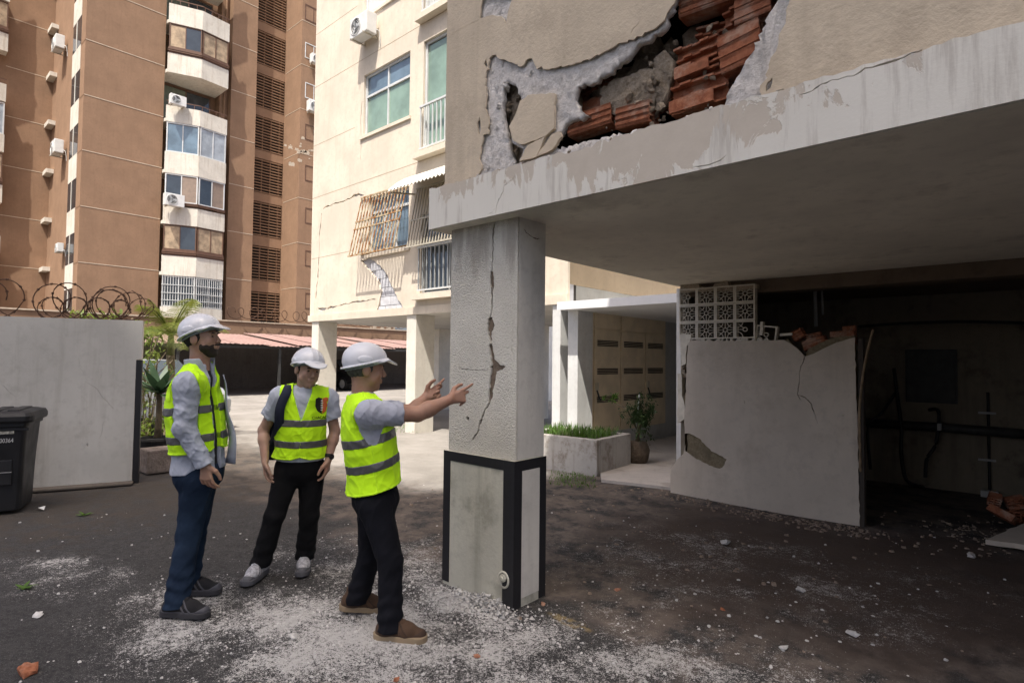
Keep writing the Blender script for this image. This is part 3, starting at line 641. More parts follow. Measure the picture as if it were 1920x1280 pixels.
# ================================================================== SUNLIT MAIN BLOCK
Y2 = 7.45
blk = empty('apartment_block', (-9.5, Y2, 0), 'sunlit cream apartment block on square pillars with barred windows and cracked plaster', 'building')
def B(o): o.parent = blk; o.matrix_parent_inverse = Matrix.Translation(-Vector((-9.5, Y2, 0))); return o
def q2(L, Y=Y2): return pxs(L, Y)
M_alu = plain('white_aluminium', (.62, .63, .62), .45, .08, 5, .1); M_alug = plain('grey_aluminium', (.42, .43, .42), .4, .1, 5, .3)
M_greenpane = plain('green_curtained_glass', (.20, .29, .23), .12, .25, 1.5, 0, .8); M_darkpane = plain('dark_window_glass', (.03, .04, .05), .06, .2, 2, 0, .9)
M_bluepane = plain('blue_window_glass', (.13, .19, .24), .1, .3, 1.2, 0, .9)
def window(add, P, u0, v0, u1, v1, nx=2, frame=None, pane=None, transom=0, fw=.05, dep=.06, name='window'):
    """frame with panes set in an opening; P(u,v,d) with d into the wall"""
    frame = frame or M_alu; pane = pane or M_darkpane
    mb = MB()
    def bx(a, b_, c, d_, d0, d1):
        p = [P(a, b_, d0), P(c, b_, d0), P(c, d_, d0), P(a, d_, d0), P(a, b_, d1), P(c, b_, d1), P(c, d_, d1), P(a, d_, d1)]
        mb.add(p, ((0,1,2,3),(7,6,5,4),(0,4,5,1),(1,5,6,2),(2,6,7,3),(3,7,4,0)))
    bx(u0, v0, u0+fw, v1, dep, dep+.06); bx(u1-fw, v0, u1, v1, dep, dep+.06); bx(u0+fw, v0, u1-fw, v0+fw, dep, dep+.06); bx(u0+fw, v1-fw, u1-fw, v1, dep, dep+.06)
    vt = v1-fw-transom if transom else v1-fw
    if transom: bx(u0+fw, vt-fw/2, u1-fw, vt+fw/2, dep-.005, dep+.055)
    st = (u1-u0-2*fw)/nx
    for k in range(1, nx): bx(u0+fw+k*st-fw*.4, v0+fw, u0+fw+k*st+fw*.4, v1-fw, dep+.003, dep+.05)
    wn = add(mb.build(name, frame))
    def pn(a, b_, c, d_, m):
        mb2 = MB(); v = [P(a, b_, dep+.03), P(c, b_, dep+.03), P(c, d_, dep+.03), P(a, d_, dep+.03)]; mb2.add(v+[p+(P(0,0,.006)-P(0,0,0)) for p in v], ((0,1,2,3),(7,6,5,4),(0,4,5,1),(1,5,6,2),(2,6,7,3),(3,7,4,0)))
        o = mb2.build('pane', m)
        if add in DIRECT: o.parent = wn
        else: add(o)                                   # inside a balcony the pane is the last level itself
        return o
    for k in range(nx):
        pm = pane[k % len(pane)] if isinstance(pane, (list, tuple)) else pane
        pn(u0+fw+k*st+.002, v0+fw+.002, u0+fw+(k+1)*st-.002, vt-.03, pm)
        if transom: pn(u0+fw+k*st+.002, vt+.03, u0+fw+(k+1)*st-.002, v1-fw-.002, M_bluepane if pm != M_darkpane else pm)
    return wn
DIRECT = [B]
zs = 2.44
def z2(a, c): return PY(a, c, Y2).z
def x2(a, c): return PY(a, c, Y2).x
ops = []
W1 = (x2(682, 200), z2(681, 256), x2(768.5, 160), z2(682, 143)); ops.append(W1)
W2 = (x2(793, 200), z2(789, 290), -7.55, z2(796, 78)); ops.append(W2)
up = 2.86
W1u = (W1[0]-.05, W1[1]+up-.05, W1[2], W1[3]+up); W2u = (W2[0], W2[1]+up, W2[2], W2[3]+up)
ops += [W1u, W2u]
W3 = (x2(692, 420), z2(690, 478), x2(766, 420), z2(690, 372)); ops.append(W3)
W4 = (x2(789, 500), z2(789, 552), -7.55, z2(789, 402)); ops.append(W4)
W5 = (-6.9, W1[1], -5.9, W1[3]); ops.append(W5)
pb = ragged(q2([(676,488),(692,482),(712,497),(724,512),(734,535),(746,562),(760,585),(704,591),(712,560),(716,545),(708,525),(690,505)]), .08, .02, 70)
cks = [crack(q2([(606,392),(615,386),(640,378),(655,373),(664,366),(672,364),(682,366)]), [.03,.05,.025,.05,.08,.06,.03], 71, .08, .02),
       crack(q2([(603,400),(599,440),(598,480),(596,520),(592,560)]), [.03,.06,.05,.08,.03], 72, .1, .02, .9),
       crack(q2([(596,578),(604,580),(612,577)]), [.03,.12,.03], 73, .06, .015, .4), crack(q2([(612,578),(640,572),(680,564),(704,561)]), [.06,.035,.05,.03], 74, .09, .02, .9),
       crack(q2([(679,190),(676,230),(678,270),(675,300)]), [.02,.03,.015,.02], 75, .1, .01, .8)]
B(sheet('facade', rect(-13.53, zs, -5.46, 14.5), [rect(*o_) for o_ in ops]+[pb]+cks, planeY(Y2), .05, M_creamlit))
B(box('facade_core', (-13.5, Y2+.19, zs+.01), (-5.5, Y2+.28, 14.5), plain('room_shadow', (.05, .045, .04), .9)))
B(sheet('facade_backing', rect(-13.51, zs+.005, -5.48, 14.5), [rect(*o_) for o_ in ops], planeY(Y2+.0505), .13, plaster('exposed_blockwork', (.50, .50, .52), (.3, .28, .26), .4, 0, .4, 40)))
for (u0_, v0_, u1_, v1_) in ops: pass
M_block = plain('pale_wall_block', (.56, .56, .58), .9, .12, 8, bump=.3)
for r_ in range(7):                                           # blocks showing where the plaster fell
    for c_ in range(7):
        u = -11.5+c_*.38+(.19 if r_ % 2 else 0); v = 2.46+r_*.2
        cpt = (u+.18, v+.095)
        if inpoly(cpt[0], cpt[1], pb) or sum(inpoly(u+a, v+b_, pb) for a in (0, .36) for b_ in (0, .19)) >= 2: B(box('block', (u, Y2+.02, v), (u+.367, Y2+.0502, v+.187), M_block))
# score lines in the render
M_line = plain('score_line', (.42, .33, .23), .9)
for z_ in (5.55, 8.42, 11.3): B(box('score_line', (-13.52, Y2-.002, z_), (W1[0]-.05 if z_ > 6 and z_ < 8 else -5.5, Y2-.0003, z_+.012), M_line))
for z_ in (4.0, 6.9, 9.8): B(box('score_line', (-13.52, Y2-.002, z_), (W1[0]-.35, Y2-.0003, z_+.010), M_line))
PF = planeY(Y2)
window(B, PF, *W1, nx=2, frame=M_alu, pane=M_greenpane, transom=.45); window(B, PF, *W1u, nx=2, frame=M_alu, pane=M_alu)
window(B, PF, *W2, nx=1, frame=M_alu, pane=M_greenpane); window(B, PF, *W2u, nx=2, frame=M_alu, pane=M_alu)
window(B, PF, *W3, nx=3, frame=M_alu, pane=[M_bluepane, plain('drawn_blind', (.28, .33, .36), .4), M_bluepane], transom=.3)
window(B, PF, *W4, nx=2, frame=M_alug, pane=M_darkpane); window(B, PF, *W5, nx=2, pane=M_greenpane)
# window reveals, sills and balustrades
for (u0_, v0_, u1_, v1_) in (W2, W2u, W4):
    s_ = B(box('sill', (u0_-.12, Y2-.16, v0_-.12), (u1_+.1, Y2-.001, v0_-.003), M_creamlit))
    B(box('handrail', (u0_, Y2-.10, v0_+.92), (u1_, Y2-.05, v0_+.96), M_alu)); B(box('bottom_rail', (u0_, Y2-.095, v0_+.06), (u1_, Y2-.06, v0_+.09), M_alu))
    n = int((u1_-u0_)/.125)
    for k in range(n+1): u = u0_+.02+k*.125; B(box('baluster', (u, Y2-.09, v0_+.0905), (u+.022, Y2-.065, v0_+.9195), M_alu if v0_ > 4 else M_alug))
for (u0_, v0_, u1_, v1_) in (W1, W1u, W3): B(box('sill', (u0_-.1, Y2-.04, v0_-.07), (u1_+.06, Y2-.001, v0_-.002), M_creamlit))
def rust_material():
    b = NB('rusty_bar'); n = b.noise(9, 6, .7); n2 = b.noise(26, 5, .7); col = b.mix((.50, .42, .28), (.30, .125, .04), b.ramp(n, .44, .58)); col = b.mix(col, (.13, .05, .02), b.ramp(n2, .52, .66, 0, .7)); b.set(col, .85, 0, .2); return b.m
M_rust = rust_material(); M_greybar = plain('cream_bar_paint', (.46, .42, .34), .6)
def cage(ul, ur, zt, zb, out, n, m, mids, name='window_cage'):
    e_ = B(empty(name)); e_.location = (ul, Y2, zb)
    def ad(o): o.parent = e_; o.matrix_parent_inverse = Matrix.Translation(-Vector((ul, Y2, zb))); return o
    for k in range(n):
        u = ul+(ur-ul)*k/(n-1); w = .020
        mb = MB(); mb.bar((u, Y2-.02, zt), (u, Y2-out, zb), w, w, (1,0,0)).bar((u, Y2-out, zb+.001), (u, Y2-.01, zb+.10), w, w, (1,0,0)); ad(mb.build('bar', m))
    for t_ in mids+[0.0, 1.0]: ad(MB().bar((ul-.02, Y2-.02-(out-.02)*t_-.012, zt+(zb-zt)*t_), (ur+.02, Y2-.02-(out-.02)*t_-.012, zt+(zb-zt)*t_), .022, .03).build('cross_bar', m))
    ad(MB().bar((ul-.02, Y2-.02, zb+.09), (ur+.02, Y2-.02, zb+.09), .03, .03).build('cross_bar', m)); return e_
ul, ur = x2(679, 420), x2(763, 420)
ob = PX(654, 481, ul); cage(ul, ur, z2(684, 371), ob.z, Y2-ob.y, 15, M_rust, [.42, .55])
ul4, ur4 = x2(783, 430), -7.9
ob4 = PX(763, 464, ul4); cage(ul4, ur4, z2(795, 352), ob4.z, Y2-ob4.y, 17, M_greybar, [.55], 'window_cage')
# awning of corrugated sheet
aw = B(empty('awning')); awl = (x2(776, 370), -7.7); aw.location = (awl[0], Y2, 4.7)
oc = PX(727, 358, awl[0]); wz = oc.z+.42
mb = MB(); n = 64; top_, bot_ = [], []
for t_ in (0, .35, .7, 1.0):
    r_ = []
    for k in range(n+1):
        u = awl[0]+(awl[1]-awl[0])*k/n; yy = Y2-.02-(Y2-.02-oc.y)*t_; r_.append((u, yy, wz-(wz-oc.z)*(t_**1.5)+.022*math.cos(k*math.pi*2/4)))
    top_.append(r_)
mb.loft(top_, cap=False, closed=False); mb.loft([[(p[0], p[1], p[2]-.006) for p in r_] for r_ in top_], cap=False, closed=False)
o = mb.build('corrugated_sheet', plain('white_sheet_metal', (.46, .44, .39), .6, .25), None, True); o.parent = aw; o.matrix_parent_inverse = Matrix.Translation(-Vector(aw.location))
for u in (awl[0]+.03, awl[1]-.03):
    o = MB().bar((u, Y2, wz-.35), (u, oc.y+.05, oc.z-.03), .03).build('brace', M_greybar); o.parent = aw; o.matrix_parent_inverse = Matrix.Translation(-Vector(aw.location))
# slab edge, pillars, soffit, side
Yback = 12.2
B(box('soffit', (-13.56, Y2-.03, zs-.03), (-5.46, Yback, zs-.001), plaster('pale_soffit', (.62, .59, .54), (.4, .36, .3), .2, 0, .1, 60)))
B(box('slab_edge', (-13.57, Y2-.035, zs-.028), (-5.455, Y2-.0005, zs+.33-.2), M_creamlit))
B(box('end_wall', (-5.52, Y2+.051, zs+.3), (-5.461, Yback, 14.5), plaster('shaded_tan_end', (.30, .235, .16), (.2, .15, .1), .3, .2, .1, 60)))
B(box('far_end_wall', (-13.53, Y2+.19, zs), (-13.45, Yback, 14.5), M_creamlit)); B(box('rear_wall', (-13.5, Yback-.1, zs), (-5.53, Yback, 14.5), M_creamlit))
B(box('roof', (-13.7, Y2-.1, 14.51), (-5.4, Yback+.1, 14.8), M_creamlit))
for (u0_, u1_, d0, d1) in ((-13.42, -13.10, Y2+.0, Y2+.52), (x2(761, 700), x2(778.5, 700), Y2+.0, Y2+.5), (x2(1035, 700), x2(1050, 700), Y2+.0, Y2+.26), (-13.42, -13.10, 11.4, 11.9), (-9.62, -9.32, 11.4, 11.9)):
    B(box('pillar', (u0_, d0, -.05), (u1_, d1, zs-.0305), M_white if u0_ > -6 else plaster('pale_pillar_paint', (.70, .66, .58), (.5, .44, .36), .2, .2, .12, 60), bevel=.01))
rb = empty('rear_annex', (-14.6, 15, 0), 'pale low annex with a dark louvred window seen between the pillars', 'building')
mb = MB().box((-17.5, 14.8, 0), (-13.2, 18, 3.6)); o = mb.build('wall', M_white); loc(o, rb)
q = PY(836, 633, 14.8); loc(box('window', (q.x-.35, 14.75, q.z-.2), (q.x+1.2, 14.795, q.z+.35), M_darkpane), rb)
loc(box('roof_edge', (-18, 14.4, 1.9), (-12.9, 14.79, 2.15), M_white), rb)

# ================================================================== AIR CONDITIONERS
M_acw = plain('ac_white', (.66, .66, .64), .4, .06, 6); M_acd = plain('ac_grille_dark', (.07, .07, .07), .6)
def ac_unit(p, right, out, label, s=1.0, bracket=True):
    """outdoor unit at p (centre of its back), right and out are unit vectors"""
    r_ = Vector(right); o_ = Vector(out); u_ = Vector((0, 0, 1))
    M = Matrix(((r_.x, -o_.x, 0, p[0]), (r_.y, -o_.y, 0, p[1]), (0, 0, 1, p[2]), (0, 0, 0, 1)))
    e_ = empty('air_conditioner', p, label, 'air conditioner', 'outdoor air conditioner units'); e_.matrix_world = M @ Matrix.Scale(s, 4)
    MB().box((-.42, -.45, -.29), (.42, -.12, .29)).build('body', M_acw, e_, bevel=.02)
    c_ = (-.12, -.4505, 0); n = 20
    mb = MB(); mb.loft([[(c_[0]+math.cos(2*math.pi*k/n)*R_, y_, c_[2]+math.sin(2*math.pi*k/n)*R_) for k in range(n)] for R_, y_ in ((.245,-.451),(.245,-.463),(.225,-.465),(.225,-.451))], cap=False); mb.build('fan_ring', M_acw, e_, True)
    mb = MB(); mb.loft([[(c_[0]+math.cos(2*math.pi*k/n)*R_, -.4525, c_[2]+math.sin(2*math.pi*k/n)*R_) for k in range(n)] for R_ in (.224,.001)], cap=False); mb.build('fan_opening', M_acd, e_)
    for k in range(3): mb = MB(); t = k*2.094; mb.bar((c_[0], -.457, c_[2]), (c_[0]+math.cos(t)*.21, -.457, c_[2]+math.sin(t)*.21), .09, .004, (0,1,0)); mb.build('fan_blade', M_alug, e_)
    mb = MB()
    for R_ in (.08, .15, .2): mb.tube([(c_[0]+math.cos(2*math.pi*k/16)*R_, -.462, c_[2]+math.sin(2*math.pi*k/16)*R_) for k in range(17)], .005, 4, False)
    mb.build('fan_guard', M_acw, e_)
    if bracket:
        for x_ in (-.3, .3): mb = MB(); mb.bar((x_, .0, -.31), (x_, -.5, -.31), .03).bar((x_, -.02, -.31), (x_, -.02, -.05), .03); mb.build('bracket', M_greybar, e_)
    MB().tube(smoothpts([(.40, -.15, -.15), (.47, -.08, -.2), (.46, -.03, -.45), (.44, -.02, -.6)], 4), .012, 5).build('hose', M_acw, e_)
    return e_
acp = PY(697, 60, Y2); ac_unit((acp.x, Y2, acp.z), (1, 0, 0), (0, -1, 0), 'white outdoor air conditioner on brackets high on the sunlit cream facade', .8)

# ================================================================== BROWN TOWER
XT = -35.58
M_brown = plaster('brown_tower_paint', (.285, .178, .112), (.195, .118, .072), .25, .22, .15, 30, relief=.01)
M_cr2 = plaster('cream_parapet_paint', (.66, .62, .54), (.40, .33, .25), .3, .5, .1, 40)
M_tline = plain('cream_joint', (.55, .45, .34), .8); M_brownf = plain('brown_frame', (.13, .07, .045), .5)
M_curtain = plain('beige_curtain', (.36, .27, .18), .8, .35, 3); M_shut = plain('blue_grey_blind', (.34, .38, .42), .6, .2, 2)
tw_ = empty('apartment_tower', (XT, 12, 0), 'tall brown apartment tower with white balcony stack and louvred stairwell', 'building')
def T(o): o.parent = tw_; o.matrix_parent_inverse = Matrix.Translation(-Vector((XT, 12, 0))); return o
HT = 46; DIRECT.append(T)
Z0, FL = 6.21, 2.858
YA, YB, YC, YD, YE, YF = 6.93, 10.56, 13.72, 15.66, 17.86, 21.5
XF = PY(561, 300, YE).x
T(box('wall', (-60, YA, 0), (XT, YB, HT), M_brown)); T(box('wall', (-60, YB+.001, 0), (XT-1.3, YC-.001, HT), M_brown))
T(box('wall', (-60, YC, 0), (XT-.55, 14.15, HT), M_brown)); T(box('wall', (-60, 14.151, 0), (XT, YD, HT), M_brown))
T(box('wall', (-60, YD+.001, 0), (XT-1.2, YE-.001, HT), M_brown)); T(box('wall', (-60, YE, 0), (XF, 25.5, HT), M_brown))
T(box('wall', (-60, -8, 0), (-43.3, YA-.001, HT), M_brown))
for k in range(-2, 10):
    z_ = Z0+k*FL
    if z_ < .3: continue
    T(box('joint_line', (XT+.0005, YA+.02, z_-.018), (XT+.012, YB, z_+.018), M_tline)); T(box('joint_line', (XT+.0005, 14.16, z_-.018), (XT+.012, YD, z_+.018), M_tline))
    T(box('joint_line', (-43.2995, 4.78, z_+.35-.018), (-43.288, YA-.01, z_+.35+.018), M_tline))
    T(box('joint_line', (XT-2.0, YA-.012, z_-.016), (XT, YA-.0005, z_+.016), M_brown)); T(box('joint_line', (XT-.6, YE-.012, z_-.3), (XF, YE-.0005, z_-.27), M_tline))
    T(box('joint_line', (XF+.0005, YE, z_-.3), (XF+.012, YF, z_-.27), M_tline))
    # ledges where the two volumes meet, and the slot of windows on the narrow side
    T(box('ledge', (-43.299, YA-.34, z_+.16), (-42.2, YA-.0011, z_+.40), M_cr2))
    xa, xb = -38.3, -36.5
    T(box('slot_panel', (xa, YA-.02, z_-1.25), (xb, YA-.0013, z_+.05), M_cr2)); T(box('slot_window', (xa, YA-.012, z_+.051), (xb, YA-.0014, z_+1.6), M_darkpane)); T(box('slot_frame', (xa+.8, YA-.03, z_+.051), (xa+.9, YA-.0135, z_+1.6), M_cr2))
def balcony(Yl, Yr, Xb, zb, zt, kind, znext):
    """one V-shaped balcony front: parapet from zb to zt, glazing from zt up to znext"""
    Ym = (Yl+Yr)/2; pts = [(Yl, Xb+.30), (Ym, Xb+.92), (Yr, Xb+.72)]
    e_ = T(empty('balcony')); e_.location = (Xb, Ym, zb)
    def ad(o): o.parent = e_; o.matrix_parent_inverse = Matrix.Translation(-Vector((Xb, Ym, zb))); return o
    def facet(i):
        (ya, xa), (yb, xb) = pts[i], pts[i+1]; L = math.hypot(yb-ya, xb-xa); dy, dx = (yb-ya)/L, (xb-xa)/L
        return L, (lambda u, v, d: Vector((xa+dx*u-dy*d, ya+dy*u+dx*d, v)))
    for i in (0, 1):
        L, P = facet(i); ad(MB().prism([(0, zb), (L-.002, zb), (L-.002, zt), (0, zt)], P, .12).build('parapet', M_cr2))
    ad(MB().add([(Xb-1.2, Yl, zb+.02), (pts[0][1]-.13, Yl, zb+.02), (pts[1][1]-.13, Ym, zb+.02), (pts[2][1]-.13, Yr, zb+.02), (Xb-1.2, Yr, zb+.02), (Xb-1.2, Yl, zb+.2), (pts[0][1]-.13, Yl, zb+.2), (pts[1][1]-.13, Ym, zb+.2), (pts[2][1]-.13, Yr, zb+.2), (Xb-1.2, Yr, zb+.2)],
        ((4,3,2,1,0),(5,6,7,8,9),(0,1,6,5),(1,2,7,6),(2,3,8,7),(3,4,9,8),(4,0,5,9))).build('floor_slab', M_cr2))
    for i in (0, 1):
        L, P = facet(i)
        if kind == 'white': window(ad, P, .05, zt+.01, L-.03, znext-.01, 2, M_alu, M_shut if i else M_bluepane, 0, .06, .02)
        elif kind == 'ac': window(ad, P, .05, zt+.25, L-.03, znext-.01, 2, M_alu, [M_darkpane, plain('tan_blind', (.25, .19, .15), .7)], 0, .06, .02)
        elif kind == 'brown': window(ad, P, .05, zt+.35, L-.03, znext-.01, 2, M_brownf, [M_curtain, M_darkpane] if i == 0 else [M_curtain, M_curtain], 0, .05, .02); ad(MB().prism([(0.02, zt+.01), (L-.01, zt+.01), (L-.01, zt+.34), (0.02, zt+.34)], P, .03).build('apron_panel', M_brownf))
        elif kind == 'bars':
            window(ad, P, .05, zt+.01, L-.03, znext-.01, 2, M_alu, M_darkpane, 0, .07, .06)
            for k in range(13): ad(MB().prism([(.06+k*(L-.12)/12, zt+.02), (.085+k*(L-.12)/12, zt+.02), (.085+k*(L-.12)/12, znext-.02), (.06+k*(L-.12)/12, znext-.02)], P, .03).build('bar', M_alu))
            for h in (.35, .75, 1.2): ad(MB().prism([(.03, zt+h), (L-.02, zt+h), (L-.02, zt+h+.03), (.03, zt+h+.03)], lambda u, v, d, P=P: P(u, v, d-.032), .03).build('cross_bar', M_alu))
        elif kind == 'open':
            ad(MB().prism([(0, zt+.24), (L, zt+.24), (L, zt+.28), (0, zt+.28)], P, .04).build('handrail', M_brownf))
            for k in range(4): ad(MB().prism([(.1+k*L/4, zt), (.13+k*L/4, zt), (.13+k*L/4, zt+.24), (.1+k*L/4, zt+.24)], P, .03).build('rail_post', M_brownf))
    if kind == 'open': window(ad, planeX(Xb-1.1), Yl+.1, zb+.25, Yr-.3, znext-.1, 2, M_brownf, [plain('green_curtain', (.14, .16, .12), .6), M_darkpane], 0, .06, .0)
    if kind in ('brown', 'ac'):
        for h in (.10, .19): 
            for i in (0, 1): L, P = facet(i); ad(MB().prism([(0, zt+h), (L, zt+h), (L, zt+h+.05), (0, zt+h+.05)], lambda u, v, d, P=P: P(u, v, d-.05), .04).build('rail', M_brownf))
    return e_
tops = [-92, 4, 97.5, 197, 284, 386, 479, 575]; bots = [-58, 40, 134, 227, 324, 420, 516, 612]; kinds = ['brown', 'open', 'brown', 'open', 'white', 'ac', 'brown', 'bars']
zt_ = [PX(314, c, XT+.3).z for c in tops]; zb_ = [PX(313, c, XT+.3).z for c in bots]
for i in range(len(tops)):                                     # kinds name the glazing above each parapet
    balcony(YB+.03, YC-.03, XT, zb_[i], zt_[i], kinds[i], zb_[i-1] if i else zt_[i]+1.7)
for i in range(7):
    z_ = zt_[1]+.9-i*FL+.35
    if z_ > 3: balcony(1.6, 4.76, -43.3, z_-1, z_, ('white', 'brown', 'open')[i % 3], z_+1.8)
# louvred stairwell
zl = PX(505, 560, XT).z
sm = MB().box((0, 0, 0), (.10, 2.1, .055)).mesh('slat'); sm.materials.append(M_brown); mm = MB().box((0, 0, 0), (.09, .05, 2.2)).mesh('mullion'); mm.materials.append(M_brown)
lp = [PX(507, c, XT-.3).z for c in (612, 526, 443, 362, 282, 202, 121, 41, -40)]
for i, z_ in enumerate(lp):
    e_ = T(empty('louvre_panel')); e_.location = (XT-.74, YD, z_)
    def ad(o): o.parent = e_; return o
    ad(box('dark_opening', (-.449, .1, 0), (-.40, 2.12, 2.2), M_dark))
    for k in range(12): o = ad(link('slat', sm)); o.location = (-.08, .05, .04+k*.185)
    for k in range(4): o = ad(link('mullion', mm)); o.location = (-.13, .05+k*.55+.2, 0)
    T(box('spandrel', (XT-1.1999, YD+.002, z_+2.2), (XT-.74, YE-.002, (lp[i+1] if i+1 < len(lp) else z_+2.9)), M_brown))
# windows on the right-hand block
for i, c in enumerate((20, 92, 167, 245, 322, 402, 482, 562)):
    q = PX(572, c, XF); window(T, planeX(XF+.02), q.y, q.z-.55, q.y+1.2, q.z+.45, 2, M_alu if i in (1, 2) else M_brownf, M_shut if i % 3 else M_bluepane, 0, .05, .0)
T(MB().tube([(XT-.45, 13.95, 0), (XT-.45, 13.95, HT)], .06, 8).build('downpipe', M_brown))
flk = plain('pale_flaking_patch', (.50, .42, .32), .9)
for i in range(26):                                             # flaking paint, thin chips of pale undercoat
    a, c = (random.gauss(560, 14), random.gauss(285, 14)) if i < 18 else (random.uniform(690, 740), random.uniform(612, 626))
    q = PX(a, c, XF); s_ = random.uniform(.05, .22); T(sheet('flaked_patch', ragged([(q.y-s_, q.z-s_*.6), (q.y+s_, q.z-s_*.5), (q.y+s_*.8, q.z+s_*.7), (q.y-s_*.7, q.z+s_*.6)], .06, .04, i), [], planeX(XF+.006), .004, flk))
def on_T(a, c, X): q = PX(a, c, X); return (X, q.y, q.z)
ac_unit(on_T(330, 192, XT+.56), (0, 1, 0), (1, 0, 0), 'white air conditioner on the parapet of the open tower balcony', .95)
ac_unit(on_T(322, 378, XT+.50), (0, 1, 0), (1, 0, 0), 'white air conditioner with blue badge below the white-framed tower window', 1.15)
def on_N(a, c, Y): q = PY(a, c, Y); return (q.x, Y, q.z)
ac_unit(on_N(124, 88, YA), (1, 0, 0), (0, -1, 0), 'upper of the air conditioners on the narrow side of the brown tower', 1.25)
ac_unit(on_N(122, 281, YA), (1, 0, 0), (0, -1, 0), 'middle air conditioner on the narrow side of the brown tower', 1.25)
ac_unit(on_N(121, 466, YA), (1, 0, 0), (0, -1, 0), 'small lowest air conditioner on the narrow side of the brown tower', .8)
ac_unit(on_T(586, 205, XF), (0, 1, 0), (1, 0, 0), 'air conditioner in a frame beside the cream facade on the far tower corner', 1.2)
ac_unit(on_T(590, 116, XF), (0, 1, 0), (1, 0, 0), 'air conditioner under the white-framed window at the far tower corner', 1.0)
# plants on the top balcony
# ================================================================== UNSEEN TOWER ADDED BEHIND THE CAMERA TO SHADE THE FOREGROUND
ang = math.atan(.4); nb_ = empty('added_shade_tower', (10.2, -23.7, 0), 'unseen tall plain tower added behind the viewer to shade the foreground', 'building', rz=ang)
MB().box((-10.5, -14, 0), (10.5, 0, 67.2)).build('wall', M_cr2, nb_)
for k in range(22):
    MB().box((-9.5, .001, 1.2+k*3), (9.5, .05, 2.6+k*3)).build('window', M_darkpane, nb_)

# ================================================================== CARPORT
cp = empty('carport', (-24, 14, 0), 'long low carport with pink corrugated roof across the yard', 'carport')
def K(o): return loc(o, cp)
M_pink = None
def pink():
    b = NB('pink_corrugated_sheet'); n = b.noise(1.5, 6, .7); x, y, z = b.xyz()
    col = b.mix((.20, .115, .10), (.31, .21, .185), n); col = b.mix(col, (.36, .30, .27), b.ramp(b.noise(5, 6, .7), .55, .7, 0, .8))
    b.set(col, .7, 0, .3); return b.m
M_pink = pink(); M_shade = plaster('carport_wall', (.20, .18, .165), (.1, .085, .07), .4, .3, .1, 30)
XS = -22.75
for i in range(22):
    ya_ = 3.4+i*1.22; mb = MB(); rows = []; k_ = random.uniform(-.03, .05)
    for (x_, z_) in ((XS+.12+random.uniform(-.1, .12), 1.98+k_), (XS-2.6, 2.30+k_), (XS-5.4, 2.62+k_)):
        rows.append([(x_, ya_+1.30*j/28, z_+.012*math.cos(j*math.pi/2*1.0)+.012*(i % 2)) for j in range(29)])
    mb.loft(rows, cap=False, closed=False); mb.loft([[(p[0], p[1], p[2]-.008) for p in r_] for r_ in rows], cap=False, closed=False)
    K(mb.build('roof_sheet', M_pink, None, True))
for i in range(8): K(box('post', (XS-.10, 3.6+i*3.8, 0), (XS-.0, 3.7+i*3.8, 1.95), M_metal))
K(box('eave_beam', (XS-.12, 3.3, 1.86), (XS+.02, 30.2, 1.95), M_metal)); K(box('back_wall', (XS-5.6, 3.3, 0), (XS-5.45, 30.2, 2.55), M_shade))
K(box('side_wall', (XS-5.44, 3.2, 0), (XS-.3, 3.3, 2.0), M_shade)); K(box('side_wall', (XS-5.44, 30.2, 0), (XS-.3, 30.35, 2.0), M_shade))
pw_ = empty('yard_wall', (-29, 14, 0), 'brown wall behind the carport below the tower', 'wall'); loc(box('wall_panel', (-30.2, 3, 0), (-30, 31, 3.3), M_brown), pw_); loc(box('coping', (-30.25, 3, 3.301), (-29.95, 31, 3.36), M_tline), pw_)

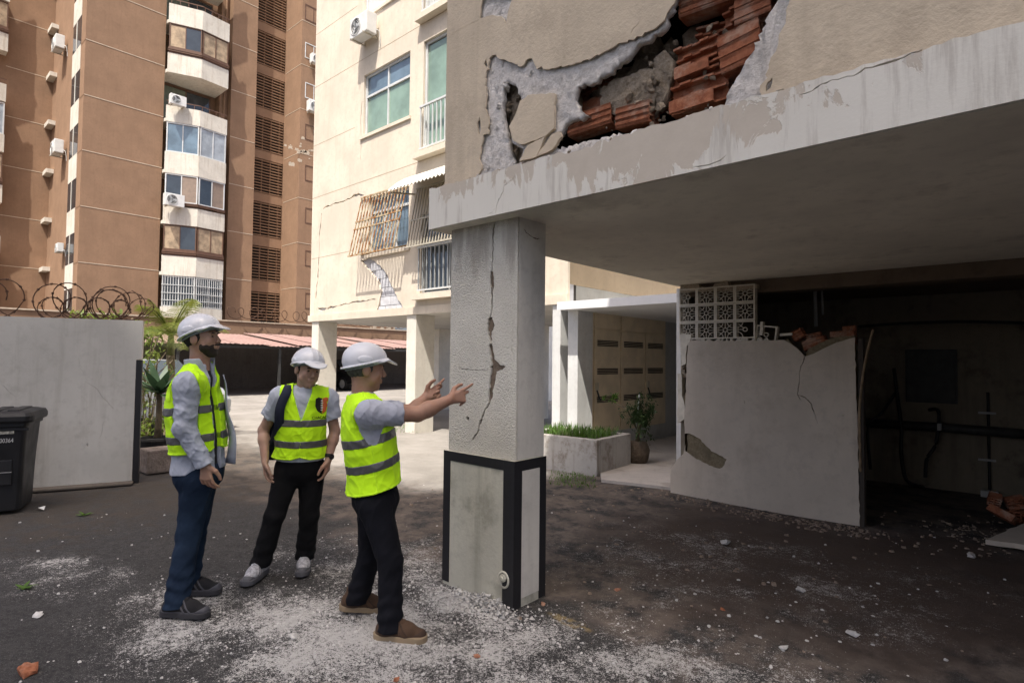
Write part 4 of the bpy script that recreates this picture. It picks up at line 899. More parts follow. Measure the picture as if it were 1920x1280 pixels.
# ================================================================== VEHICLES
def car(name, p, rz, m, label, s=1.0):
    e_ = empty(name, p, label, 'car', 'cars in the yard', rz); e_.scale = (s, s, s)
    prof = [(-2.1,.32),(-2.15,.62),(-2.05,.86),(-1.45,.93),(-.85,1.38),(.35,1.42),(1.05,.98),(1.85,.84),(2.1,.62),(2.08,.34)]
    rings = []
    for wv, k in ((-.84,.90),(-.80,1),(-.3,1.015),(.3,1.015),(.80,1),(.84,.90)):
        rings.append([(x_*(.985 if abs(wv) > .7 else 1), wv*(1-.16*max(0,(z_-.9))/.5), .3+(z_-.3)*k) for x_, z_ in prof])
    mb = MB(); mb.loft(rings); o = mb.build('body', m, e_, bevel=.03)
    g_ = plain('car_glass', (.05, .07, .085), .05, .1, 2, 0, 1.0)
    def quad(nm, P4, off):
        mb2 = MB(); n_ = (Vector(P4[1])-Vector(P4[0])).cross(Vector(P4[3])-Vector(P4[0])).normalized()*off
        mb2.add([Vector(p)+n_ for p in P4]+[Vector(p)-n_ for p in P4], ((0,1,2,3),(7,6,5,4),(0,4,5,1),(1,5,6,2),(2,6,7,3),(3,7,4,0))); return mb2.build(nm, g_, e_)
    quad('windscreen', [(1.0,-.72,1.02),(1.0,.72,1.02),(.42,.64,1.40),(.42,-.64,1.40)], .02); quad('rear_window', [(-1.40,.72,.97),(-1.40,-.72,.97),(-.92,-.64,1.36),(-.92,.64,1.36)], .02)
    for s_ in (-1, 1): quad('side_window', [(-1.15,s_*.785,1.0),(.75,s_*.785,1.0),(.3,s_*.705,1.36),(-.8,s_*.705,1.36)], .02)
    for x_ in (-1.3, 1.3):
        for s_ in (-1, 1):
            wl = empty('wheel'); wl.parent = e_; wl.location = (x_, s_*.78, .31); n = 18
            mb = MB(); mb.loft([[(math.cos(2*math.pi*k/n)*R_, y_*s_, math.sin(2*math.pi*k/n)*R_) for k in range(n)] for R_, y_ in ((.19,.08),(.29,.1),(.31,.06),(.31,-.06),(.29,-.1))], cap=False); mb.build('tyre', M_wire, wl, True)
            mb = MB(); mb.loft([[(math.cos(2*math.pi*k/n)*R_, y_*s_, math.sin(2*math.pi*k/n)*R_) for k in range(n)] for R_, y_ in ((.195,.085),(.15,.07),(.04,.09),(.001,.09))], cap=False); mb.build('rim', M_alug, wl)
    for s_ in (-1, 1): MB().box((2.02, s_*.5-.14, .6), (2.12, s_*.5+.14, .74)).build('headlight', M_alug, e_, bevel=.02); MB().box((-2.15, s_*.6-.1, .66), (-2.06, s_*.6+.1, .84)).build('tail_light', plain('tail_red', (.3, .02, .02), .3), e_, bevel=.02)
    return e_
M_silver = plain('silver_car_paint', (.45, .47, .49), .25, .05, 2, .5); M_blackcar = plain('black_car_paint', (.012, .012, .013), .2)
q = G(252, 800); car('parked_car', (q.x-.3, q.y+.1, 0), math.radians(12), M_silver, 'silver car half hidden behind the wall end and potted plants')
car('parked_car', (-25.2, 15.6, 0), math.radians(4), M_blackcar, 'black car parked in the dark carport behind the pillars')
# ================================================================== LEFT BOUNDARY WALL
w0 = G(75, 918); w1 = G(247, 905); wd = (w1-w0).normalized(); wn_ = Vector((wd.y, -wd.x, 0))
wst = w1-wd*4.6; LW = (w1-wst).length
def PWl(u, v, d): return wst+wd*u-wn_*d+Vector((0, 0, v))
def on_wall(a, c):
    d = ray(a, c); t_ = ((wst-CC).dot(wn_))/d.dot(wn_); p = CC+d*t_; return ((p-wst).dot(wd), p.z)
bw = empty('boundary_wall', wst, 'grey painted boundary wall with hairline cracks and dark steel gate post at its end', 'wall')
M_bw = plaster('grey_wall_paint', (.51, .50, .465), (.31, .285, .25), .35, .35, .1, 50)
cr = [crack([on_wall(*p) for p in ((160,715),(175,724),(185,732),(195,748),(205,758),(213,766))], [.001,.004,.005,.007,.006,.003], 81, .03, .006),
      crack([on_wall(*p) for p in ((147,670),(150,690),(160,705),(175,712))], .002, 82, .04, .008), crack([on_wall(*p) for p in ((190,688),(192,700),(187,712))], .002, 83, .03, .005),
      crack([on_wall(*p) for p in ((0,715),(18,735),(30,745))], .003, 84, .03, .005), crack([on_wall(*p) for p in ((195,790),(190,815),(186,822))], .003, 85, .03, .005),
      ragged([on_wall(*p) for p in ((163,830),(166,830),(166,836),(163,836))], .01, .004, 86)]
tu = on_wall(268, 600)[0]
loc(sheet('render', [(0, -.05), (LW, -.05), (LW+.005, 1.46), (tu, 1.47), (tu, 1.925), (0, 1.905)], cr, PWl, .012, M_bw), bw)
loc(sheet('wall_core', [(0, -.05), (LW, -.05), (LW, 1.46), (tu, 1.471), (tu, 1.924), (0, 1.904)], [], lambda u, v, d: PWl(u, v, d+.0125), .16, M_mortar), bw)
loc(MB().prism([(LW+.004, -.04), (tu+.005, -.04), (tu+.005, 1.455), (LW+.007, 1.455)], lambda u, v, d: PWl(u, v, d+.0), .11).build('gate_post', plain('black_steel_post', (.012, .012, .014), .45)), bw)
tag(MB().prism([(0, 0), (LW+.02, 0), (LW+.02, .03), (0, .05)], lambda u, v, d: PWl(u, v, -.16+d), .159).build('kerb', plaster('low_kerb', (.11, .095, .08), (.1, .08, .06), .6, 0, .3, 40), bevel=.015), kind='structure')
# ---- razor wire
M_rw = plain('rusty_razor_wire', (.085, .045, .028), .7, .4, 30, .4)
def coil(name, A_, B_, R_, turns, r, label, jitter=.0, sag=0, barb=True, seed=0, n=26, group=None):
    Rn = random.Random(seed); A_ = Vector(A_); B_ = Vector(B_); ax = (B_-A_).normalized(); up_ = Vector((0, 0, 1)); sd = ax.cross(up_).normalized(); pts = []
    N_ = int(turns*n)
    ph = [Rn.uniform(.85, 1.12) for _ in range(int(turns)+2)]
    for i in range(N_+1):
        t_ = i/N_; th = 2*math.pi*turns*t_; rr_ = R_*ph[int(turns*t_)]
        pts.append(A_+(B_-A_)*(t_+jitter*math.sin(th*.5+1)/max(turns, 1))+up_*(math.sin(th)*rr_*.95)+sd*(math.cos(th*.5+seed)*rr_*.25)+ax*(rr_*math.cos(th)))
    e_ = empty(name, A_, label, 'razor wire', group)
    o = MB().tube(pts, r, 5).build('wire_coil', M_rw, None, True); loc(o, e_)
    if barb:
        mb = MB()
        for i in range(2, len(pts)-2, 3):
            p = pts[i]; d_ = (pts[i+1]-pts[i]).normalized(); s_ = d_.cross(Vector((Rn.uniform(-1, 1), Rn.uniform(-1, 1), Rn.uniform(-1, 1)))).normalized()
            mb.bar(p-s_*.018, p+s_*.018, .0045); mb.tube([p-d_*.012, p+d_*.012], r*1.9, 5)
        loc(mb.build('barbs', M_rw), e_)['kind'] = 'stuff'
    return e_
ca = PWl(on_wall(-60, 600)[0], 2.11, .09); cb = PWl(tu-.12, 2.10, .09)
coil('razor_wire', ca, cb, .235, 5.2, .0065, 'rusty razor wire looping along the top of the grey boundary wall', .25, seed=3)
coil('razor_wire', PWl(on_wall(75, 600)[0], 2.03, .10), PWl(tu-.05, 2.06, .10), .13, 8.5, .005, 'smaller tangled razor wire inside the big loops above the wall end', .6, seed=5)
coil('razor_wire', PWl(tu-.42, 2.10, .09), PWl(tu-.10, 2.10, .09), .20, 3.0, .006, 'bunched razor wire turns at the very end of the boundary wall', .4, seed=9)
coil('razor_wire', (-29.9, 12, 3.75), (-29.9, 27, 3.75), .33, 26, .018, 'pale coil of razor wire on the brown yard wall under the tower', .1, barb=False, seed=7, n=14)

# ================================================================== WHEELED BIN
bc0 = G(40, 950); bx_ = AT(18, 950, (G(10, 958)-CC).dot(CF)); bpos = G(14, 958); bpos = Vector((bpos.x-.17, bpos.y-.05, 0))
face = Vector((.84, -.30, 0)).normalized()
bin_ = empty('wheeled_bin', bpos, 'black plastic wheeled bin with white serial number in front of the grey wall', 'bin', rz=math.atan2(face.y, face.x)+math.pi/2); bin_.scale = (.92, .92, .91)
M_bin = plain('black_bin_plastic', (.012, .012, .0135), .5, .25, 4, 0, .4, .15, 90)
def rr_ring(wx, wy, z_, r=.06, n=5, ox=0, oy=0):
    o = []
    for cx, cy, a0 in ((wx-r, wy-r, 0), (-wx+r, wy-r, 90), (-wx+r, -wy+r, 180), (wx-r, -wy+r, 270)):
        for k in range(n): a = math.radians(a0+90*k/(n-1)); o.append((ox+cx+r*math.cos(a), oy+cy+r*math.sin(a), z_))
    return o
mb = MB(); mb.loft([rr_ring(.235, .27, .03), rr_ring(.24, .275, .10), rr_ring(.255, .30, .55), rr_ring(.275, .335, .90), rr_ring(.275, .335, .90), rr_ring(.295, .355, .905), rr_ring(.295, .355, .955)]); mb.build('body', M_bin, bin_, False)
mb = MB(); mb.loft([rr_ring(.325, .385, .945, .09), rr_ring(.335, .395, .965, .09), rr_ring(.335, .395, 1.01, .09), rr_ring(.315, .375, 1.045, .08), rr_ring(.25, .30, 1.062, .06), rr_ring(.01, .01, 1.07, .004)]); mb.build('lid', M_bin, bin_, False)
for x_ in (-.16, 0, .16): MB().box((x_-.05, -.30, 1.05), (x_+.05, .25, 1.076)).build('lid_rib', M_bin, bin_, bevel=.01)
MB().box((-.14, -.318, .30), (.17, -.285, .56)).build('front_panel', M_bin, bin_, bevel=.01); MB().box((-.30, -.345, .86), (.30, -.33, .885)).build('rim_lip', M_bin, bin_, bevel=.005)
MB().box((-.17, -.325, .43), (.17, -.319, .437)).build('panel_edge', plain('worn_edge', (.3, .3, .3), .6), bin_)
MB().box((.02, -.3395, .83), (.18, -.333, .875)).build('sticker', plain('torn_sticker', (.42, .40, .34), .7, .5, 40), bin_)
MB().tube([(-.27, .34, .96), (.27, .34, .96)], .016, 8).build('handle', M_bin, bin_)
for s_ in (-1, 1): mb = MB(); mb.loft([[(s_*.17+dx*s_, .24+math.cos(k*math.pi/8)*R_, .1+math.sin(k*math.pi/8)*R_) for k in range(16)] for R_, dx in ((.02,.0),(.1,.0),(.1,.05),(.02,.05))]); mb.build('wheel', M_wire, bin_)
def text_mesh(s, size, ext=.0008):
    c = bpy.data.curves.new('txt', 'FONT'); c.body = s; c.size = size; c.extrude = ext; c.align_x = 'CENTER'; c.align_y = 'CENTER'
    o = bpy.data.objects.new('txt', c); COL.objects.link(o); dg = bpy.context.evaluated_depsgraph_get(); me = bpy.data.meshes.new_from_object(o.evaluated_get(dg)); bpy.data.objects.remove(o); me.name = 'lettering'; return me
me = text_mesh('294 000364', .062); o = link('lettering', me, plain('white_print', (.55, .55, .53), .6), bin_); o.scale.x = .72; o.location = (.07, -.3265, .76); o.rotation_euler = (math.radians(90)-.10, 0, 0)

# ================================================================== PLANTS
def leaf_mat(name, c1, c2, tr=.25):
    b = NB(name); n = b.noise(6, 4, .6, b.obj()); b.set(b.mix(c1, c2, b.ramp(n, .3, .7)), .5, 0, .35)
    tl = b.n('BsdfTranslucent'); b.put(tl.inputs[0], mul(c2, 1.5)); ms = b.n('MixShader'); ms.inputs[0].default_value = tr
    b.t.links.new(b.b.outputs[0], ms.inputs[1]); b.t.links.new(tl.outputs[0], ms.inputs[2]); b.t.links.new(ms.outputs[0], b.out.inputs[0]); return b.m
L_palm = leaf_mat('palm_leaf', (.075, .11, .018), (.18, .20, .035)); L_bush = leaf_mat('lime_leaf', (.07, .115, .018), (.16, .20, .035), .3)
L_dark = leaf_mat('agave_leaf', (.020, .045, .022), (.045, .085, .040), .1); L_grass = leaf_mat('grass_blade', (.05, .11, .015), (.10, .19, .03), .25); L_mid = leaf_mat('shrub_leaf', (.030, .055, .020), (.06, .10, .03), .2)
M_bark = plain('palm_bark', (.17, .135, .085), .9, .35, 18, bump=.5)
def blade(mb, p, d, L, w, droop, n=6, cup=.0, side=None):
    """a tapering leaf that bends down"""
    p = Vector(p); d = Vector(d).normalized(); s_ = side or d.cross(Vector((0, 0, 1)));
    if s_.length < .01: s_ = Vector((1, 0, 0))
    s_ = s_.normalized(); A_, B_ = [], []
    for i in range(n+1):
        t_ = i/n; c_ = p+d*(L*t_)+Vector((0, 0, -droop*L*t_*t_)); ww = w*(.35+1.3*t_ if t_ < .45 else (1-t_)/.55*.95+.02)
        A_.append(c_-s_*ww/2); B_.append(c_+s_*ww/2)
    b0 = len(mb.v); mb.v += A_+B_; m_ = n+1
    for i in range(n): mb.f.append((b0+i, b0+i+1, b0+m_+i+1, b0+m_+i))
def palm(p, h, nf, Lf, label, name='palm', seed=0):
    R_ = random.Random(seed); e_ = empty(name, p, label, 'palm'); mb = MB()
    mb.tube(smoothpts([(0, 0, -.05), (.03, .01, h*.35), (.0, .02, h*.7), (.02, 0, h)], 5), [.085-.02*i/16 for i in range(16)], 10); mb.build('trunk', M_bark, e_, True)
    mb = MB(); mb.tube([(.02, 0, h-.05), (.02, 0, h+.25), (.02, 0, h+.5)], [.065, .055, .02], 8); mb.build('crownshaft', plain('palm_shaft', (.12, .13, .04), .5), e_, True)
    for k in range(nf):
        a = k*2.399+R_.uniform(-.2, .2); el = R_.uniform(.35, 1.25); d0 = Vector((math.cos(a)*math.cos(el), math.sin(a)*math.cos(el), math.sin(el))); L = Lf*R_.uniform(.8, 1.1); mb = MB(); rib = []
        for i in range(13): t_ = i/12; rib.append(Vector((.02, 0, h+.35))+d0*(L*t_)+Vector((0, 0, -.75*L*t_*t_*math.cos(el))))
        mb.tube(rib, [.016*(1-.8*i/12) for i in range(13)], 5)
        sd = d0.cross(Vector((0, 0, 1))).normalized()
        for i in range(2, 36):
            t_ = i/36; j = min(int(t_*12), 11); c_ = rib[j].lerp(rib[j+1], t_*12-j); ld = (rib[j+1]-rib[j]).normalized(); ll = L*.34*math.sin(math.pi*(.15+.8*t_))
            for s_ in (-1, 1): blade(mb, c_, ld*.55+sd*s_*.9+Vector((0, 0, .15)), ll*R_.uniform(.85, 1.1), .017, .45, 3, side=ld)
        mb.build('frond', L_palm, e_)
    return e_
def leafball(name, m, parent, c, rad, n, s, seed=0):
    R_ = random.Random(seed); mb = MB()
    cl = [Vector((R_.gauss(0, .5)*rad[0], R_.gauss(0, .5)*rad[1], R_.gauss(0, .5)*rad[2])) for _ in range(max(5, n//28))]
    for i in range(n):
        q = cl[i % len(cl)]+Vector((R_.gauss(0, .16)*rad[0], R_.gauss(0, .16)*rad[1], R_.gauss(0, .16)*rad[2])); blade(mb, Vector(c)+q, (R_.uniform(-1, 1), R_.uniform(-1, 1), R_.uniform(-.6, .8)), s*R_.uniform(.6, 1.3), s*.5, .3, 2)
    return mb.build(name, m, parent)
d_ = 10.3; pp = AT(318, 700, d_); palm((pp.x, pp.y, 0), AT(318, 655, d_).z-.1, 16, 1.15, 'young palm with feathery fronds behind the wall end, above the bearded man', seed=4)
pp = AT(236, 620, 10.6); e_ = empty('lime_shrub', (pp.x, pp.y, 0), 'lime green leafy shrub rising over the boundary wall under the razor wire', 'shrub')
MB().tube([(0, 0, 0), (.05, 0, 1.2), (.0, .1, 2.2)], [.05, .04, .02], 6).build('trunk', M_bark, e_, True); leafball('foliage', L_bush, e_, (0, 0, 1.95), (.62, .62, .34), 700, .13, 3)
pp = AT(276, 690, 9.2); e_ = empty('straggly_bush', (pp.x, pp.y, 0), 'thin twiggy bush with sparse leaves right beside the black gate post', 'bush')
mb = MB(); R_ = random.Random(8)
for k in range(14): mb.tube(smoothpts([(R_.uniform(-.1, .1), R_.uniform(-.1, .1), 0), (R_.uniform(-.2, .2), R_.uniform(-.2, .2), .8), (R_.uniform(-.35, .35), R_.uniform(-.35, .35), R_.uniform(1.3, 2.0))], 4), .009, 4)
mb.build('stems', M_bark, e_); leafball('foliage', L_bush, e_, (0, 0, 1.15), (.32, .32, .75), 420, .09, 5)
d_ = 8.6; pp = AT(290, 868, d_); pot = G(296, 872)
ag = empty('agave', (pot.x-.05, pot.y, .38), 'dark green agave rosette in a black pot behind the gate post', 'plant'); R_ = random.Random(2)
MB().tube([(0, 0, 0), (.03, 0, .25), (.02, .0, .62)], [.05, .04, .035], 7).build('stem', M_bark, ag, True)
for k in range(26):
    a = k*2.4; el = .05+1.2*k/26; mb = MB(); blade(mb, (.02, 0, .6), (math.cos(a)*math.cos(el), math.sin(a)*math.cos(el), math.sin(el)), R_.uniform(.52, .68), .13, .2, 7); mb.build('leaf', L_dark, ag)
mb = MB(); mb.loft([[(math.cos(2*math.pi*k/20)*R2, math.sin(2*math.pi*k/20)*R2, z_) for k in range(20)] for R2, z_ in ((.17,-.36),(.235,-.03),(.255,-.03),(.255,0),(.23,0),(.22,-.04),(.001,-.04))]); pt = mb.build('plant_pot', plain('black_pot', (.02, .02, .02), .6)); pt.location = ag.location; tag(pt, 'black plastic pot holding the agave', 'pot')
q = G(293, 884); tag(box('stone_block', (q.x-.22, q.y-.15, 0), (q.x+.14, q.y+.2, .30), rough_material('weathered_block', (.20, .16, .13), (.36, .30, .26), 14), bevel=.02), 'weathered square stone block at the foot of the potted agave', 'block')
pp = G(286, 862); e_ = empty('ground_plants', (pp.x-.6, pp.y+.3, 0), 'low yellow-green plants along the ground beyond the gate post', 'plant'); leafball('foliage', L_bush, e_, (0, 0, .35), (.7, .6, .3), 420, .11, 11)
# ---- planter contents
mb = MB(); R_ = random.Random(1)
for k in range(900):
    u = R_.uniform(t+.02, L1-t-.02); v = R_.uniform(t+.02, L2-t-.02); blade(mb, (u, v, .43), (R_.uniform(-.5, .5), R_.uniform(-.5, .5), 1), R_.uniform(.10, .24), .012, .25, 3)
gs = mb.build('grass', L_grass); gs.matrix_world = Mx; tag(gs, 'bright green grass growing in the concrete planter', 'grass', kind='stuff')
sp = Mx @ Vector((.0, L2+.20, 0)); e_ = empty('shrub', sp, 'dark bushy shrub in a round pot at the planter corner', 'shrub')
mb = MB(); mb.tube([(0, 0, .3), (.02, .02, .62), (0, .05, .95)], [.04, .03, .02], 6).tube([(0, 0, .5), (-.15, -.05, .8), (-.42, -.1, .92)], [.015, .012, .006], 5); mb.build('stem', M_bark, e_, True)
leafball('foliage', L_mid, e_, (.06, .0, .70), (.19, .19, .26), 1500, .055, 7); leafball('foliage', L_grass, e_, (-.42, -.1, .95), (.14, .1, .07), 70, .07, 8)
MB().tube([(-.02, 0, .5), (.03, 0, 1.02)], .011, 6).build('white_stake', M_alu, e_)
mb = MB(); mb.loft([[(math.cos(2*math.pi*k/16)*R2*random.uniform(.93, 1.07), math.sin(2*math.pi*k/16)*R2*random.uniform(.93, 1.07), z_) for k in range(16)] for R2, z_ in ((.12,0),(.17,.1),(.18,.22),(.14,.33),(.10,.34))]); pt = mb.build('clay_pot', rough_material('earthen_pot', (.10, .075, .055), (.19, .15, .11), 14), None, True); pt.location = sp; tag(pt, 'rough earthen pot holding the dark shrub', 'pot')
mb = MB()
for k in range(700):
    a = R_.uniform(0, 1); q = G(1036+70*a+R_.uniform(-8, 14), 884+26*R_.random()+8*a); 
    if R_.random() < .5: blade(mb, (q.x, q.y, 0), (R_.uniform(-.8, .8), R_.uniform(-.8, .8), 1), R_.uniform(.03, .10), .010, .3, 2)
for k in range(160):
    q = G(R_.uniform(700, 790), R_.uniform(800, 812)); blade(mb, (q.x, q.y, 0), (R_.uniform(-.8, .8), R_.uniform(-.8, .8), 1), R_.uniform(.05, .2), .012, .4, 2)
tag(mb.build('weeds', L_grass), 'small green weeds at the foot of the planter and pillar', 'weeds', kind='stuff')

# ================================================================== RUBBLE
R_ = random.Random(12)
def chip_field(name, n, spots, m, smin, smax, label):
    mb = MB()
    for i in range(n):
        cx, cy, sx, sy = spots[R_.randrange(len(spots))]; x_ = R_.gauss(cx, sx); y_ = R_.gauss(cy, sy)
        if -2.96 < x_ < -2.31 and 2.62 < y_ < 2.95: continue
        s_ = smin+(smax-smin)*R_.random()**3.2; a = R_.random()*6.28; z_ = gz(x_, y_)-.001; k = R_.choice((4, 5, 5, 6)); h = s_*R_.uniform(.25, .8)
        bs = [Vector((x_+math.cos(a+6.283*j/k)*s_*R_.uniform(.6, 1), y_+math.sin(a+6.283*j/k)*s_*R_.uniform(.5, .9), z_)) for j in range(k)]; tp = [Vector((x_+(q.x-x_)*R_.uniform(.5, .9), y_+(q.y-y_)*R_.uniform(.5, .9), z_+h*R_.uniform(.7, 1.15))) for q in bs]
        mb.add(bs+tp, [tuple(range(k, 2*k))]+[(j, (j+1) % k, (j+1) % k+k, j+k) for j in range(k)])
    return tag(mb.build(name, m, recalc=False), label, 'rubble', kind='stuff')
M_chip = plain('plaster_chip', (.50, .49, .47), .9, .15, 30, obj=False); M_chip2 = plain('earthy_chip', (.22, .17, .13), .95, .3, 20, obj=False)
chip_field('plaster_chips', 5000, [(-2.7,1.85,.45,.35),(-2.6,2.5,.22,.10),(-2.35,2.55,.25,.12),(-2.2,2.0,.7,.4),(-3.2,1.5,.6,.4),(-3.5,2.3,.6,.4),(-1.7,2.7,.6,.4),(-2.9,1.5,.5,.4),(-2.6,2.45,.3,.1)], M_chip, .0018, .0125, 'white plaster chips scattered around the foot of the cracked column')
chip_field('plaster_chips', 650, [(-1.6,4.3,1.4,1.2),(-5.2,1.3,.9,.5),(-3.2,3.6,1.2,.8),(-.8,3.6,.6,.6)], M_chip, .002, .017, 'sparse pale plaster chips over the dark ground')
chip_field('earth_crumbs', 1600, [(-2.4,6.0,.6,.12),(-1.5,6.0,.3,.1),(-1.6,4.6,1.5,1.1),(-.2,6.6,.3,.3)], M_chip2, .004, .028, 'brown crumbs and grit along the partition and dark floor')
pile = MB()
for i in range(420):                                          # small heap of broken plaster against the column's front
    u = R_.gauss(-2.52, .14); y_ = 2.625-abs(R_.gauss(0, .07)); s_ = R_.uniform(.006, .022); z_ = max(0, .05*math.exp(-((u+2.5)/.16)**2)*(1-(2.625-y_)/.16))*R_.random(); pts = [Vector((R_.gauss(0, 1), R_.gauss(0, 1), R_.gauss(0, .6))).normalized()*s_*R_.uniform(.6, 1) for _ in range(6)]
    c_ = Vector((u, y_, z_+s_*.2)); pile.add([c_+p for p in pts], ((0,1,2),(0,2,3),(0,3,4),(0,4,1),(5,2,1),(5,3,2),(5,4,3),(5,1,4)))
tag(pile.build('plaster_heap', M_chip), 'small heap of broken plaster against the column base', 'rubble', kind='stuff')
frs = [(52,1262,.055,'brick fragment lying at the bottom left corner of the lot',M_clay),(1158,1107,.022,'small brick piece on the ground right of the column base',M_clay),(1018,1133,.02,'red brick crumb touching the corner of the column base',M_clay),(892,1231,.018,'red brick bit in the plaster dust in front of the column',M_clay),(743,1276,.02,'red brick bit at the lower edge of the dust below the front shoe',M_clay),
 (72,1157,.035,'flat grey plaster piece left of the bearded man on dark asphalt',M_chip),(1360,1020,.045,'flat pale plaster flake on the brown floor beside the partition',M_chip),(1500,1108,.03,'pale rounded plaster lump in the middle of the dark floor',M_chip),(1470,1217,.03,'pale plaster lump low on the dark floor',M_chip),(1355,1144,.018,'orange brick chip among pale crumbs on the dark floor',M_clay),(1600,1190,.03,'white flake at the right part of the dark floor',M_chip),(1820,1044,.04,'pale flat chunk near the fallen slab',M_chip),(548,1195,.03,'grey plaster flake left of the dust patch on asphalt',M_chip)]
for i, (a, c, s_, lb, m_) in enumerate(frs):
    me = lump_mesh(100+i, 2, .5); 
    for v in me.vertices: v.co.z *= .55
    o = link('brick_fragment' if m_ == M_clay else 'plaster_fragment', me, m_); p = G(a, c); o.location = (p.x, p.y, s_*.35); o.scale = (s_*1.3, s_*.9, s_); o.rotation_euler.z = i*1.3; tag(o, lb, 'rubble')
# fallen slab and bricks at the right edge
fs = empty('fallen_panel', G(1885, 1030), 'fallen pale plaster panel lying on the floor at the right edge', 'panel')
p0 = G(1848, 1022); o = sheet('panel', ragged([(p0.x, p0.y), (p0.x+.5, p0.y-.12), (p0.x+1.1, p0.y+.2), (p0.x+.95, p0.y+1.0), (p0.x+.30, p0.y+.75)], .08, .012, 91), [], lambda u, v, d: Vector((u, v, .05+.10*(u-p0.x)+.06*(v-p0.y)-d)), .04, M_part); loc(o, fs)
for i in range(9):
    q = G(R_.uniform(1835, 1925), R_.uniform(978, 1003)); o = link('brick', brick_mesh(R_.uniform(.1, .22), R_.uniform(.06, .14), .10, i % 2 == 0, 200+i), M_clay); o.location = (q.x+.1, q.y+.2, R_.uniform(.03, .16)); o.rotation_euler = (R_.uniform(-.6, .6), R_.uniform(-.6, .6), R_.uniform(0, 3)); o.name = 'broken_brick'
    tag(o, 'broken hollow clay brick in the rubble beside the fallen panel at the right edge', 'brick', 'broken bricks by the fallen panel')
q = G(66, 955); mb = MB(); mb.add([(0,0,.004),(.07,.01,.03),(.10,.05,.006),(.05,.07,.035),(.0,.05,.008)], ((0,1,3),(1,2,3),(0,3,4))); o = mb.build('paper_scrap', M_acw); o.location = q; tag(o, 'crumpled white scrap on the ground beside the bin', 'litter')
for i, (a, c, lb) in enumerate(((44, 1102, 'green leaf lying on the asphalt at the left edge'), (158, 966, 'small green weed on the ground right of the bin'))):
    mb = MB()
    for k in range(7): blade(mb, (0, 0, .003), (R_.uniform(-1, 1), R_.uniform(-1, 1), .25), .08, .03, .1, 3)
    o = mb.build('leaf_litter' if i == 0 else 'ground_weed', L_grass); o.location = G(a, c); tag(o, lb, 'leaf' if i == 0 else 'weed')
# ================================================================== PEOPLE (smooth implicit bodies turned into meshes)
F4 = np.float32
def V3(p): return np.array((p[0], p[1], p[2]), F4)
def rc(P, a, b, ra, rb):
    a, b = V3(a), V3(b); pa = P-a; ba = b-a; h = np.clip(pa@ba/float(ba@ba), 0, 1)[:, None]; return np.sqrt(((pa-h*ba)**2).sum(1))-(ra+(rb-ra)*h[:, 0])
def ell(P, c, r, M=None):
    q = P-V3(c)
    if M is not None: q = q@M
    r = np.array(r, F4); k0 = np.sqrt(((q/r)**2).sum(1)); k1 = np.sqrt(((q/r**2)**2).sum(1))+1e-9; return k0*(k0-1)/k1
def smin(a, b, k): h = np.clip(.5+.5*(b-a)/k, 0, 1); return b*(1-h)+a*h-k*h*(1-h)
def smax(a, b, k): return -smin(-a, -b, k)
def wob(P, freq, seed, n=5, stretch=(1, 1, 1)):
    R_ = np.random.RandomState(seed); s_ = 0; Q = P*np.array(stretch, F4)
    w_ = .25*np.sin(Q@(R_.randn(3).astype(F4)*freq*.5)+R_.rand()*6)
    for i in range(n): k = R_.randn(3).astype(F4); k *= freq*R_.uniform(.6, 1.5)/np.linalg.norm(k); s_ = s_+np.sin(Q@k+R_.rand()*6.28+w_*3)
    return s_/n
def fold(P, freq, seed, stretch=(1, 1, 1)):
    a = 1-2*np.abs(wob(P, freq, seed, 3, stretch)); b = 1-2*np.abs(wob(P, freq*1.9, seed+50, 3, stretch)); return .65*a*np.abs(a)+.35*b*np.abs(b)
